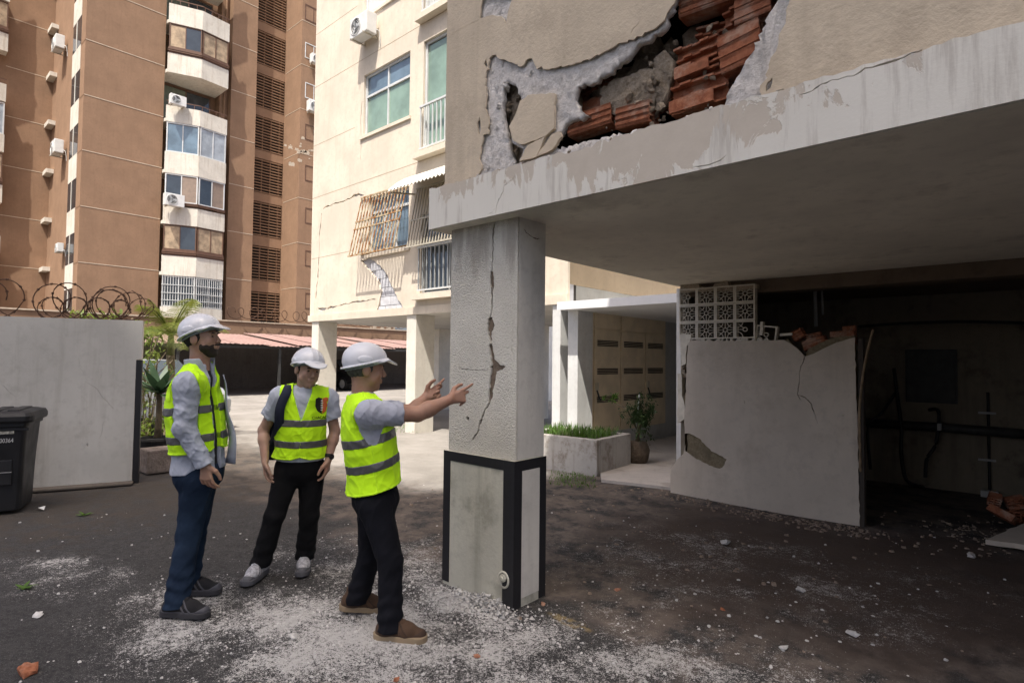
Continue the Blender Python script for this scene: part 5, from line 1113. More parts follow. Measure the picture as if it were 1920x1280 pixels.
def nets(fn, lo, hi, h, B_=8):
    """naive surface nets over a sparse grid"""
    lo = np.array(lo, float); n = (np.ceil((np.array(hi)-lo)/h/B_).astype(int)+1); N_ = n*B_
    bi = np.stack(np.meshgrid(*[np.arange(k) for k in n], indexing='ij'), -1).reshape(-1, 3)
    cd_ = fn((lo+(bi+.5)*B_*h).astype(F4)); act = np.abs(cd_) < B_*h*.87*1.25+.02
    D = np.repeat(np.repeat(np.repeat(cd_.reshape(*n), B_, 0), B_, 1), B_, 2).astype(F4)
    off = np.stack(np.meshgrid(*[np.arange(B_)]*3, indexing='ij'), -1).reshape(-1, 3); ab = bi[act]
    for i in range(0, len(ab), 400):
        idx = (ab[i:i+400, None, :]*B_+off[None]).reshape(-1, 3); D[idx[:, 0], idx[:, 1], idx[:, 2]] = fn((lo+idx*h).astype(F4))
    S = D < 0
    c = sum(S[a:N_[0]-1+a, b:N_[1]-1+b, d:N_[2]-1+d].astype(np.int8) for a in (0, 1) for b in (0, 1) for d in (0, 1)); cells = np.argwhere((c > 0) & (c < 8))
    cid = -np.ones(c.shape, np.int32); cid[tuple(cells.T)] = np.arange(len(cells))
    cor = [(a, b, d) for a in (0, 1) for b in (0, 1) for d in (0, 1)]; val = np.stack([D[cells[:, 0]+a, cells[:, 1]+b, cells[:, 2]+d] for a, b, d in cor], 1)
    acc = np.zeros((len(cells), 3)); cnt = np.zeros(len(cells))
    for i in range(8):
        for j in range(i+1, 8):
            df = np.array(cor[j])-np.array(cor[i])
            if np.abs(df).sum() != 1: continue
            m = (val[:, i] < 0) != (val[:, j] < 0); t_ = np.where(m, val[:, i]/(val[:, i]-val[:, j]+1e-12), 0); acc += m[:, None]*(np.array(cor[i])+t_[:, None]*df); cnt += m
    verts = lo+(cells+acc/cnt[:, None])*h; quads = []
    for ax in range(3):
        sl_a = [slice(None)]*3; sl_b = [slice(None)]*3; sl_a[ax] = slice(0, N_[ax]-1); sl_b[ax] = slice(1, N_[ax]); e_ = np.argwhere(S[tuple(sl_a)] != S[tuple(sl_b)]); u_, v_ = (ax+1) % 3, (ax+2) % 3
        e_ = e_[(e_[:, u_] > 0) & (e_[:, v_] > 0) & (e_[:, u_] < N_[u_]-1) & (e_[:, v_] < N_[v_]-1)]; q = []
        for du, dv in ((0, 0), (1, 0), (1, 1), (0, 1)): k = e_.copy(); k[:, u_] -= du; k[:, v_] -= dv; q.append(cid[tuple(k.T)])
        q = np.stack(q, 1); flip = S[tuple(e_.T)]; q[~flip] = q[~flip][:, ::-1]; quads.append(q[(q >= 0).all(1)])
    return verts, np.concatenate(quads)
def sdf_obj(name, fn, lo, hi, h, m, parent):
    v, f = nets(fn, lo, hi, h); v = v-np.array(parent.location)
    me = bpy.data.meshes.new(name); me.vertices.add(len(v)); me.vertices.foreach_set('co', v.astype(F4).ravel()); me.loops.add(f.size); me.loops.foreach_set('vertex_index', f.ravel().astype(np.int32))
    me.polygons.add(len(f)); me.polygons.foreach_set('loop_start', np.arange(0, f.size, 4, dtype=np.int32)); me.polygons.foreach_set('use_smooth', np.ones(len(f), bool)); me.update(calc_edges=True); me.validate()
    return link(name, me, m, parent)
def bbox(pts, pad): a = np.array([tuple(p) for p in pts]); return a.min(0)-pad, a.max(0)+pad
RH = Vector((CR.x, CR.y, 0)).normalized(); FH = Vector((CF.x, CF.y, 0)).normalized(); UP = Vector((0, 0, 1))
def basis(f, u): f = Vector(f).normalized(); l_ = Vector(u).cross(f).normalized(); u = f.cross(l_); return f, l_, u, np.array([tuple(f), tuple(l_), tuple(u)], F4).T
def skin_mat(name, c):
    b = NB(name); n = b.noise(34, 6, .7); b.set(b.mix(b.mix(mul(c, .72), mul(c, 1.14), n), mul((c[0]*1.05, c[1]*.8, c[2]*.75), .85), b.ramp(b.noise(11, 4), .5, .7, 0, .6)), b.ramp(n, .3, .7, .42, .62), 0, .4); b.b.inputs['Subsurface Weight'].default_value = .08; b.b.inputs['Subsurface Radius'].default_value = (.01, .004, .002); b.bump(b.noise(160, 3), .12, .002); return b.m
def cloth(name, c, rough=.9, weave=400, var=.12, sheen=.2):
    b = NB(name); n = b.noise(7, 5, .6); col = b.mix(mul(c, 1-var), mul(c, 1+var), b.ramp(n, .3, .7)); b.set(col, rough, 0, .2); b.b.inputs['Sheen Weight'].default_value = sheen*.3; b.bump(b.noise(weave, 2), .2, .001).bump(b.noise(26, 4, .6), .35, .006); return b.m
def denim():
    b = NB('blue_denim'); n = b.noise(3.5, 5, .6); col = b.mix((.0085, .0155, .031), (.025, .043, .076), b.ramp(n, .3, .75)); b.set(col, .95, 0, .1); b.bump(b.noise(380, 2), .25, .001).bump(b.noise(22, 4, .6), .35, .006); return b.m
M_vest = cloth('neon_vest', (.54, .93, .014), .75, 260, .06, .1); M_tape = plain('reflective_tape', (.115, .115, .115), .42, .1, 30, .25); M_helm = plain('white_helmet_plastic', (.60, .62, .66), .28, .03, 3, 0, .5); M_trim = cloth('neon_trim', (.55, .95, .02), .7)
M_blackp = cloth('black_trousers', (.0075, .0075, .0085), .95, var=.2, sheen=0); M_navyp = cloth('dark_navy_trousers', (.006, .0066, .010), .95, var=.2, sheen=0); M_denim = denim()
M_polo = cloth('grey_polo', (.36, .38, .44), .9); M_polo2 = cloth('pale_blue_polo', (.42, .45, .53), .9); M_jack = cloth('pale_grey_jacket', (.36, .39, .46), .75); M_tee = cloth('dark_shirt', (.02, .02, .024), .9)
M_hair = plain('dark_hair', (.014, .011, .009), .7, .3, 40); M_greyhair = plain('greying_hair', (.06, .055, .05), .75, .5, 60)
SHO = dict(brown=(cloth('brown_suede', (.075, .045, .028), .85), plain('tan_sole', (.25, .19, .12), .7)), white=(plain('white_trainer', (.42, .42, .44), .6, .4, 60), plain('dark_trainer_sole', (.09, .09, .10), .7)), black=(cloth('black_trainer', (.014, .014, .016), .8), plain('black_sole', (.03, .03, .035), .6)))
def hand(P, w_, d, n_, s_, mode, sc=1.0):
    d = Vector(d).normalized(); s_ = (Vector(s_)-d*Vector(s_).dot(d)).normalized(); n_ = Vector(n_); n_ = (n_-d*n_.dot(d)-s_*n_.dot(s_)).normalized(); w_ = Vector(w_); D = None
    def un(x_, k=.010):
        nonlocal D; D = x_ if D is None else smin(D, x_, k)
    fingers = []
    for i in range(4):
        kn = w_+d*(.088-.004*abs(i-1))*sc+s_*(.030-.0205*i)*sc; un(rc(P, w_+s_*(.012-.008*i)*sc+d*.01, kn, .014*sc, .0115*sc), .014)
        L = (.074, .082, .076, .060)[i]*sc
        if mode == 'point': b = (.05, .08, .05) if i == 0 else ((.5, .9, .6) if i == 1 else (1.25, 1.5, .9))
        elif mode == 'open': b = ((.1, .15, .1), (.5, .7, .4), (.9, 1.0, .6), (1.0, 1.1, .6))[i]
        else: b = (.25+.06*i, .38+.05*i, .28)
        p = kn; a = 0; F_ = None
        for j, fr in enumerate((.45, .30, .25)):
            a += b[j]; q = p+(d*math.cos(a)+n_*math.sin(a))*(L*fr)+s_*(.004*(1.5-i)*sc); x_ = rc(P, p, q, (.0098-.0008*j)*sc, (.0090-.0009*j)*sc); F_ = x_ if F_ is None else np.minimum(F_, x_); p = q
        fingers.append(F_)
    t0 = w_+d*.018*sc+s_*.020*sc; t1 = w_+d*.05*sc+s_*.052*sc+n_*.018*sc; t2 = t1+(d*.8+s_*.25+n_*.35).normalized()*.033*sc; t3 = t2+(d*.95+n_*.3).normalized()*.026*sc
    un(rc(P, t0, t1, .017*sc, .0135*sc), .014)
    un(np.minimum(rc(P, t1, t2, .0125*sc, .011*sc), rc(P, t2, t3, .011*sc, .009*sc)), .006)
    for F_ in fingers: D = smin(D, F_, .005)
    return D
def person(label, J, opt):
    """J: joints in space; opt: clothing and looks"""
    root = Vector((J['pel'].x, J['pel'].y, 0)); e_ = empty('person', root, label, 'person')
    fw = J['fw']; tz = (J['chest']-J['pel']).normalized(); tf, tl, tu, TM = basis(fw-tz*fw.dot(tz), tz); hf, hl, hu, HM = basis(J['hf'], J['hu']); HC = J['head']; hs = opt.get('hs', 1.0)
    def hp(x_, y_, z_): return HC+(hf*x_+hl*y_+hu*z_)*hs
    mid = (J['chest']+J['pel'])*.5; bulk = opt.get('bulk', 1.0)
    def torso(P, g=0.0):
        d = ell(P, J['chest'], ((.112+g)*bulk, (.158+g)*bulk, .19+g), TM); d = smin(d, ell(P, mid+tf*.008*bulk, ((.112+g)*bulk, (.150+g)*bulk, .17+g), TM), .06); d = smin(d, ell(P, J['pel'], ((.112+g)*bulk, (.158+g)*bulk, .14+g), TM), .06)
        yk = rc(P, J['sR'], J['sL'], .058+g, .058+g); d = smin(d, yk, .07); return smin(d, rc(P, J['neck']-tz*.05, J['neck'], .075+g, .058+g), .05)
    def head(P):
        Q = ((P-V3(HC))@HM)/hs; e = lambda c, r: ell(Q, c, r); d = e((-.012, 0, .030), (.097, .076, .088)); d = smin(d, e((.028, 0, -.040), (.060, .057, .076)), .03); d = smin(d, rc(Q, (.060, 0, -.098), (.052, 0, -.09), .020, .024), .02)
        d = smin(d, rc(Q, (.035, -.045, -.055), (.035, .045, -.055), .018, .018), .03); d = smin(d, rc(Q, (.084, -.032, .024), (.084, .032, .024), .010, .010), .014)
        for s_ in (-1, 1): d = smax(d, -(np.sqrt(((Q-V3((.098, s_*.030, .006)))**2).sum(1))-.016), .012); d = smin(d, e((.074, s_*.030, .004), (.013, .014, .011)), .004); d = smin(d, e((-.006, s_*.077, -.004), (.024, .010, .032)), .006); d = smin(d, e((.066, s_*.038, -.026), (.016, .018, .018)), .02)
        d = smin(d, rc(Q, (.090, 0, .012), (.107, 0, -.026), .008, .0125), .010); d = smin(d, rc(Q, (.098, -.011, -.033), (.098, .011, -.033), .007, .007), .006)
        d = smin(d, rc(Q, (.088, -.018, -.056), (.088, .018, -.056), .0065, .0065), .006); d = smin(d, rc(Q, (.086, -.016, -.067), (.086, .016, -.067), .0065, .0065), .006); return d*hs
    def arm(P, s_, ru=.051*opt.get('armr', 1), re=.043*opt.get('armr', 1), rw=.029*opt.get('armr', 1)): return smin(rc(P, J['s'+s_], J['e'+s_], ru, re), smin(rc(P, J['e'+s_], J['e'+s_].lerp(J['w'+s_], .35), re*.98, re*1.02), rc(P, J['e'+s_].lerp(J['w'+s_], .3), J['w'+s_], re*1.0, rw), .02), .015)
    def body(P):
        d = smin(head(P), rc(P, hp(-.022, 0, -.05), J['neck']-tz*.02, .054, .060), .025); d = smin(d, torso(P, -.022), .03)
        for s_ in 'RL':
            d = smin(d, arm(P, s_), .03); h_ = J['h'+s_]; d = smin(d, hand(P, J['w'+s_], *h_), .012)
            d = smin(d, rc(P, J['hip'+s_], J['k'+s_], .070, .048), .04); d = smin(d, rc(P, J['k'+s_], J['a'+s_], .048, .034), .03); d = smin(d, rc(P, J['a'+s_]-UP*.03, J['a'+s_]+J['f'+s_]*.10-UP*.072, .030, .018), .02)
        return d
    allp = [J[k] for k in J if isinstance(J[k], Vector) and k not in ('fw', 'hf', 'hu', 'fR', 'fL')]; lo, hi = bbox(allp+[hp(0, 0, .16), hp(.14, 0, 0)], .16); lo[2] = max(lo[2], .02)
    for s_ in 'RL':
        tip = J['w'+s_]+Vector(J['h'+s_][0]).normalized()*.2; lo = np.minimum(lo, np.array(tuple(tip))-.03); hi = np.maximum(hi, np.array(tuple(tip))+.03)
    sdf_obj('body', body, lo, hi, .0048, opt['skin'], e_)
    # --- head wear and hair
    hlo, hhi = bbox([HC], .25*hs)
    def loc_(P): return ((P-V3(HC))@HM)/hs
    def helm(P):
        Q = loc_(P); z_ = Q[:, 2]; x_ = Q[:, 0]; c = ell(Q, (-.008, 0, .054), (.127, .107, .106)); inner = ell(Q, (-.008, 0, .050), (.119, .099, .098)); rim = .036+.24*x_
        cut = rim-z_
        ridge = np.minimum.reduce([np.abs(Q[:, 1])-.016, np.full(len(Q), 9.)]); shell = c-.0035*np.clip((.014-np.abs(np.abs(Q[:, 1])-.020))/.014, 0, 1)*np.clip((z_-.07)/.03, 0, 1)
        side = ell(Q, (-.02, 0, .062), (.05, .2, .026)); shell = shell-.0035*np.clip(-side/.006, 0, 1)
        d = np.maximum(np.maximum(shell, -inner), cut)
        lip = np.maximum(np.maximum(ell(Q, (-.008, 0, .03), (.135, .114, .3)), -ell(Q, (-.008, 0, .03), (.116, .096, .3))), np.abs(z_-rim-.004)-.0045); d = smin(d, lip, .006)
        bz = np.minimum(rim, .066)+.004-.55*np.clip(x_-.115, 0, 1)-1.0*Q[:, 1]**2
        br = np.maximum(np.maximum(ell(Q, (.060, 0, .024), (.118, .096, .3)), np.abs(z_-bz)-.0042), -inner); br = np.maximum(br, .03-x_); return smin(d, br, .008)*hs
    ho = sdf_obj('helmet', helm, hlo, hhi, .0034, M_helm, e_)
    def band(P): Q = loc_(P); return np.maximum(np.maximum(ell(Q, (-.004, 0, .02), (.112, .091, .3)), -ell(Q, (-.004, 0, .02), (.104, .083, .3))), np.abs(Q[:, 2]-.030-.24*Q[:, 0])-.011)*hs
    o = sdf_obj('headband', band, hlo, hhi, .005, plain('helmet_band', (.22, .24, .26), .6), e_); o.parent = ho; o.location = (0, 0, 0)
    def hair(P):
        Q = loc_(P); d = ell(Q, (-.014, 0, .026), (.101, .080, .090))-.002*wob(P, 220, 3); return np.maximum.reduce([d, Q[:, 2]-.045-.2*Q[:, 0], Q[:, 0]-.030+.9*np.clip(-Q[:, 2]-.0, 0, 1), -.075-Q[:, 2]])*hs
    sdf_obj('hair', hair, hlo, hhi, .004, opt['hair'], e_)
    if opt.get('beard'):
        def beard(P):
            Q = loc_(P); j = smin(ell(Q, (.028, 0, -.040), (.0625, .0595, .0785)), rc(Q, (.060, 0, -.099), (.052, 0, -.09), .0222, .0262), .02); j = smin(j, rc(Q, (.035, -.045, -.055), (.035, .045, -.055), .0202, .0202), .03); j = smin(j, rc(Q, (.094, -.02, -.046), (.094, .02, -.046), .0065, .0065), .006)-.0012*wob(P, 300, 5); top = Q[:, 2]-(-.045+1.25*np.clip(.040-Q[:, 0], 0, .12))-.004*wob(P, 150, 6); mouth = -ell(Q, (.094, 0, -.0615), (.02, .018, .006)); return np.maximum.reduce([j, top, mouth, -.004-Q[:, 0]])*hs
        sdf_obj('beard', beard, hlo, hhi, .0035, opt['beard'], e_)
    for s_ in (-1, 1):
        for nm, c, r, m_ in (('eye', (.0845, s_*.030, .004), (.0045, .0085, .0042), M_hair), ('eyebrow', (.094, s_*.031, .026), (.004, .017, .0045), M_hair)):
            mb = MB(); rings = [[hp(c[0]+r[0]*math.cos(k*math.pi/4)*math.sin(j*math.pi/6+.01), c[1]+r[1]*math.cos(j*math.pi/6), c[2]+r[2]*math.sin(k*math.pi/4)*math.sin(j*math.pi/6+.01)) for k in range(8)] for j in range(7)]; mb.loft(rings); loc(mb.build(nm, m_, None, True), e_)
    # --- trousers
    def trous(P):
        d = ell(P, J['pel']-tz*.02, (.122*bulk, .168*bulk, .13), TM)
        for s_ in 'RL':
            t_ = smin(rc(P, J['hip'+s_], J['k'+s_], .090, .065), rc(P, J['k'+s_], J['a'+s_]-UP*.05+J['f'+s_]*.012, .064, opt.get('cuff', .060)+.000), .02); d = smin(d, t_, .035)
        d = np.maximum(d, ((P-V3(J['pel']))@V3(tz))-.10)
        low = P[:, 2]; hem = np.minimum(np.sqrt(((P-V3(J['aR']))**2).sum(1)), np.sqrt(((P-V3(J['aL']))**2).sum(1)))
        kn = np.minimum(np.sqrt(((P-V3(J['kR']))**2).sum(1)), np.sqrt(((P-V3(J['kL']))**2).sum(1)))
        fold_ = .0042*np.sin(low*85+9*wob(P, 11, 7))*np.exp(-((hem-.05)/.12)**2)+.0032*np.sin(low*60+9*wob(P, 10, 8))*np.exp(-(kn/.11)**2)
        d = d-fold_-.006*fold(P, 42, 11, (1, 1, .55))-.0015*wob(P, 60, 12)
        cutz = [np.maximum(.045+V3(J['a'+s_])[2]*0-P[:, 2]+opt['hem'+s_], np.sqrt(((P-V3(J['a'+s_]))[:, :2]**2).sum(1))-.14) for s_ in 'RL']
        for s_ in 'RL': d = np.maximum(d, np.where(np.sqrt(((P-V3(J['a'+s_]))[:, :2]**2).sum(1)) < .14, opt['hem'+s_]-P[:, 2], -1))
        return d
    tlo, thi = bbox([J['pel'], J['kR'], J['kL'], J['aR'], J['aL']], .2); sdf_obj('trousers', trous, tlo, thi, .0055, opt['trousers'], e_)
    # --- shirt or jacket
    g = opt.get('shirt_gap', .010)
    def sleeve(P, s_):
        a, b, c = J['s'+s_], J['e'+s_], J['w'+s_]
        if opt['sleeve'] == 'short':
            ax = (b-a).normalized(); t_ = (P-V3(a))@V3(ax); d = rc(P, a, b, .068, .064); return np.maximum(d, t_-opt.get('slen', .62)*(b-a).length)
        ax = (c-b).normalized(); t_ = (P-V3(b))@V3(ax); d = smin(rc(P, a, b, .063, .055), rc(P, b, c, .055, .043), .02); n1 = .004*np.sin(((P-V3(a))@V3((b-a).normalized()))*62+9*wob(P, 9, 4))*np.exp(-(np.sqrt(((P-V3(b))**2).sum(1))/.10)**2)+.004*np.sin(t_*85+8*wob(P, 12, 6))*np.clip(t_/(c-b).length-.5, 0, 1)+.006*fold(P, 55, 91)
        return np.maximum(d-n1, t_-(c-b).length-.005)
    hemz = opt['shirt_hem']
    def shirt(P):
        d = torso(P, g)
        for s_ in 'RL': d = smin(d, sleeve(P, s_), .035)
        d = d-.0065*fold(P, 48, 21)-.0015*wob(P, 55, 22)
        col = np.maximum(np.abs(rc(P, J['neck']-tz*.005, J['neck']+(HC-J['neck'])*opt.get('colup', .26)-tf*.010, opt.get('collar', .068), opt.get('collar', .068)+.004))-.005, np.abs((P-V3(J['neck']))@V3(tz)-opt.get('colh', .022)+.01)-opt.get('colh', .022)); q = (P-V3(J['neck']+tz*.02)); wedge = np.abs(q@V3(tl))-.022-.4*np.clip(.04+q@V3(tz), 0, 1); front = np.where(q@V3(tf) > .02, wedge, 1)
        d = smin(d, np.maximum(col, -front), .006)
        op = rc(P, J['neck']+tz*.09, J['neck']-tz*.02+tf*.012, .062, .052); d = np.maximum(d, -op)
        if opt.get('open'): zz = (P-V3(J['pel']))@V3(tz); yy = (P-V3(J['pel']))@V3(tl); ff = (P-V3(J['pel']))@V3(tf); d = np.maximum(d, -np.maximum(np.maximum(np.abs(yy-.01)-opt['open'], -ff+.02), -1))
        return np.maximum(d, hemz-((P-V3(J['pel']))@V3(tz)))
    slo, shi = bbox([J[k] for k in ('pel', 'chest', 'sR', 'sL', 'neck')]+[J['eR'], J['eL']]+([J['wR'], J['wL']] if opt['sleeve'] == 'long' else []), .24); so_ = sdf_obj('jacket' if opt['sleeve'] == 'long' else 'shirt', shirt, slo, shi, .0055, opt['shirt'], e_)
    if opt.get('open'):
        def tee(P): return np.maximum(torso(P, .001), ((J['pel']-tz*.0).dot(tz)+.02)-P@V3(tz))
        sdf_obj('undershirt', tee, slo, shi, .007, M_tee, e_)
    # --- vest
    gv_ = g+.014; vh = opt['vest_hem']
    def vest(P, ex=0.0):
        q = P-V3(J['pel']); zz = q@V3(tz); yy = q@V3(tl); ff = q@V3(tf); zt = float((J['neck']-J['pel']).dot(tz)); d = torso(P+np.clip(.02-zz, 0, 1)[:, None]*V3(tz), gv_+ex)-.018*np.clip((.14-zz)/.2, 0, 1)-.0075*fold(P, 36, 31+opt.get('seed', 0), (1, 1, .75))-.0015*wob(P, 46, 32)
        for s_, sg in (('R', -1), ('L', 1)):
            c = J['s'+s_]+tl*(sg*.055)-tz*.05; ah = ell(P, c, (.105, .085, .165), TM); d = smax(d, -ah-ex, .01)
            d = np.maximum(d, -(rc(P, J['s'+s_]+tl*(sg*.01), J['e'+s_], .074, .080)+ex*0))
        vy = np.abs(yy-opt.get('vx', 0)); vdep = opt.get('vdep', .22); vneck = np.maximum(vy-(.062-.062*np.clip((zt-.0-zz)/vdep, 0, 1.0)), -ff-.02); vneck = np.where(zz > zt-vdep, vneck, 1); d = np.maximum(d, -vneck)
        d = np.maximum(d, -(rc(P, J['neck']-tz*.03, J['neck']+tz*.2, .070, .085)))
        if opt.get('vopen'): d = np.maximum(d, -np.maximum(np.maximum(vy-opt['vopen'], -ff+.02), -1))
        else: d = np.maximum(d, -np.maximum(vy-.0035-ex, -ff+.05)-.004)
        cr_ = .05*np.clip((.06-vy)/.06, 0, 1)*(ff > 0); return np.maximum(d, vh+cr_*opt.get('curve', 1)-opt.get('tilt', 0)*ff-zz)
    vlo, vhi = bbox([J[k] for k in ('pel', 'chest', 'sR', 'sL', 'neck')], .26); vo = sdf_obj('vest', vest, vlo, vhi, .0052, M_vest, e_)
    for z_ in opt['stripes']:
        def tape(P): q = P-V3(J['pel']); zz = q@V3(tz)+opt.get('tilt', 0)*(q@V3(tf)); return np.maximum(vest(P, .0028), np.abs(zz-z_)-.0245)
        o = sdf_obj('reflective_stripe', tape, vlo, vhi, .0055, M_tape, e_); o.parent = vo; o.location = (0, 0, 0)
    def trim(P): q = P-V3(J['pel']); zz = q@V3(tz)+opt.get('tilt', 0)*(q@V3(tf)); vy = np.abs(q@V3(tl)-opt.get('vx', 0)); cr_ = .05*np.clip((.06-vy)/.06, 0, 1)*(q@V3(tf) > 0)*opt.get('curve', 1); return np.maximum(vest(P, .002), np.abs(zz-vh-cr_-.006)-.007)
    o = sdf_obj('hem_trim', trim, vlo, vhi, .0055, M_trim, e_); o.parent = vo; o.location = (0, 0, 0)
    if not opt.get('vopen'):
        def zipf(P): q = P-V3(J['pel']); vy = np.abs(q@V3(tl)-opt.get('vx', 0)); return np.maximum(np.maximum(vest(P, .004), vy-.006), -(q@V3(tf)))
        o = sdf_obj('zip', zipf, vlo, vhi, .005, M_trim, e_); o.parent = vo; o.location = (0, 0, 0)
    def seam(P): q = P-V3(J['pel']); return np.maximum(vest(P, .002), np.abs(q@V3(tf)+.01)-.005)
    o = sdf_obj('side_seam', seam, vlo, vhi, .005, M_trim, e_); o.parent = vo; o.location = (0, 0, 0)
    # --- shoes
    up_m, so_m = SHO[opt['shoes']]
    for s_ in 'RL':
        f = J['f'+s_].normalized(); c = J['foot'+s_]; l_ = UP.cross(f); FM = np.array([tuple(f), tuple(l_), (0, 0, 1)], F4).T; pitch_ = opt.get('heel'+s_, 0)
        def shoe_q(P): Q = (P-V3(c))@FM; Q = Q.copy(); Q[:, 2] -= pitch_*np.clip(.09-Q[:, 0], 0, 1); return Q
        def foot2(Q): q = Q.copy(); q[:, 2] = 0; return np.minimum(smin(rc(q, (-.095, 0, 0), (.03, .002, 0), .037, .040), rc(q, (.03, .002, 0), (.115, -.002, 0), .040, .044), .02), 9)
        def upper(P): Q = shoe_q(P); d = smin(rc(Q, (-.085, 0, .045), (.05, 0, .045), .040, .040), rc(Q, (.05, 0, .045), (.125, 0, .032), .040, .030), .03); d = smin(d, rc(Q, (-.062, 0, .06), (-.052, 0, .120), .041, .043), .03); d = smin(d, rc(Q, (-.012, 0, .098), (.07, 0, .058), .026, .022), .02); return np.maximum(np.maximum(d-.001*wob(P, 120, 9), .022-Q[:, 2]), Q[:, 2]-.128)
        def sole(P): Q = shoe_q(P); w_ = foot2(Q)-.004; z_ = Q[:, 2]; return np.maximum(w_, np.abs(z_-.014-.008*np.clip(np.abs(Q[:, 0])-.09, 0, 1)*4)-.0165)
        lo_, hi_ = bbox([c, c+UP*.1], .21); lo_[2] = -.02; sh = sdf_obj('shoe', upper, lo_, hi_, .0042, up_m, e_); o = sdf_obj('sole', sole, lo_, hi_, .0042, so_m, e_); o.parent = sh; o.location = (0, 0, 0)
        def panel_(P): Q = shoe_q(P); return np.maximum(upper(P)-.0022, np.minimum(np.abs(Q[:, 0]-.01+.9*(Q[:, 2]-.06))-.008, np.minimum(np.abs(Q[:, 0]-.045+.9*(Q[:, 2]-.06))-.007, Q[:, 2]-.036-.25*np.clip(Q[:, 0]-.09, 0, 1)*2)))
        o = sdf_obj('side_panel', panel_, lo_, hi_, .0042, dict(brown=plain('dark_brown_suede', (.05, .03, .02), .9), white=plain('trainer_grey', (.12, .12, .13), .6), black=plain('trainer_grey_trim', (.06, .06, .07), .6))[opt['shoes']], e_); o.parent = sh; o.location = (0, 0, 0)
        mb = MB()
        for k in range(4):
            x_ = .012+k*.020; z_ = .1175-k*.0098+pitch_*max(0, .09-x_); mb.tube([c+f*x_-l_*.022+UP*(z_-.012), c+f*(x_+.006)+UP*z_, c+f*x_+l_*.022+UP*(z_-.012)], .0032, 5)
        loc(mb.build('lace', SHO['white'][0] if opt['shoes'] == 'white' else up_m), e_)
    return e_, TM, (tf, tl, tz)
def between(a, b, t_): return a.lerp(b, t_)
def setup(D, fwv, px_, hf, hu, feet, skew=(0, 0)):
    """px_: joint -> (image x, image y, distance); feet: (ground point, direction)"""
    J = {k: AT(*v) for k, v in px_.items()}; J['fw'] = Vector(fwv).normalized(); J['hf'] = Vector(hf).normalized(); J['hu'] = Vector(hu).normalized()
    for s_ in 'RL':
        p, f = feet[s_]; f = Vector(f).normalized(); J['f'+s_] = f; J['foot'+s_] = Vector((p.x, p.y, 0)); J['a'+s_] = J['foot'+s_]-f*.055+UP*.105
    return J
def dirv(a, up=0): return RH*math.cos(a)+FH*math.sin(a)+UP*up      # a: 0 = towards image right, +90deg = away
rad = math.radians
# ---- man with hands raised, pointing at the column (right)
D = 3.27; fv = dirv(rad(22))
J = setup(D, fv, dict(pel=(703,925,D), chest=(690,812,D+.0), neck=(678,748,D+.01), head=(686,694,D+.03), sR=(692,775,D-.165), sL=(694,772,D+.165), eR=(783,776,D-.06), eL=(775,771,D+.24), wR=(843,749,D+.02), wL=(797,746,D+.30), hipR=(703,945,D-.10), hipL=(700,945,D+.09), kR=(732,1050,D-.14), kL=(694,1040,D+.12)),
          dirv(rad(22), -.02), UP+fv*.05, dict(R=(G(746, 1197), dirv(rad(-8))), L=(G(680, 1146), dirv(rad(14)))))
J['hR'] = (dirv(rad(22), .28), -UP*.35+FH*.8, UP*.8-RH*.2, 'point'); J['hL'] = (dirv(rad(10), .55), FH*-.6+RH*.1-UP*.3, UP*.9+FH*.3, 'point')
skinA = skin_mat('tan_skin', (.36, .20, .135)); skinB = skin_mat('fair_skin', (.43, .26, .19)); skinC = skin_mat('olive_skin', (.38, .225, .155))
person('man in white helmet, yellow vest and brown shoes pointing both hands at the cracked column', J, dict(skin=skinA, hair=M_greyhair, trousers=M_navyp, shirt=M_polo, sleeve='short', slen=.66, shirt_hem=.07, vest_hem=.042, stripes=(.18, .322), shoes='brown', hemR=.046, hemL=.060, bulk=1.06, heelL=.12, vopen=.02, curve=.3, tilt=-.12, cuff=.066))
# ---- bearded man in jacket looking up (left)
D = 3.57; fv = dirv(rad(-12))
J = setup(D, fv, dict(pel=(373,880,D), chest=(366,768,D), neck=(374,694,D), head=(379,636,D), sR=(352,722,D-.17), sL=(372,722,D+.16), eR=(345,803,D-.20), eL=(366,805,D+.21), wR=(384,870,D-.17), wL=(385,866,D+.2), hipR=(371,900,D-.09), hipL=(379,900,D+.09), kR=(353,1006,D-.11), kL=(366,1000,D+.12)),
          dirv(rad(-4), .16), UP-dirv(0)*.14, dict(R=(G(343, 1153), dirv(rad(-4))), L=(G(366, 1112), dirv(rad(8)))))
J['hR'] = (RH*.15-UP, -RH*.2+FH*.8, RH*.9-FH*.2, 'rest'); J['hL'] = (RH*.2-UP, -FH, RH, 'rest')
J1 = J; m1, TM1, ax1 = person('bearded man in white helmet, yellow vest over a pale jacket and jeans, looking up', J, dict(skin=skinC, hair=M_hair, beard=plain('dark_beard', (.026, .018, .013), .8, .4, 80), trousers=M_denim, shirt=M_jack, sleeve='long', shirt_hem=.0, shirt_gap=.018, vest_hem=.122, stripes=(.208, .38), shoes='black', hemR=.052, hemL=.052, open=.022, vopen=.030, collar=.078, colh=.042, colup=.55, curve=.6, cuff=.066))
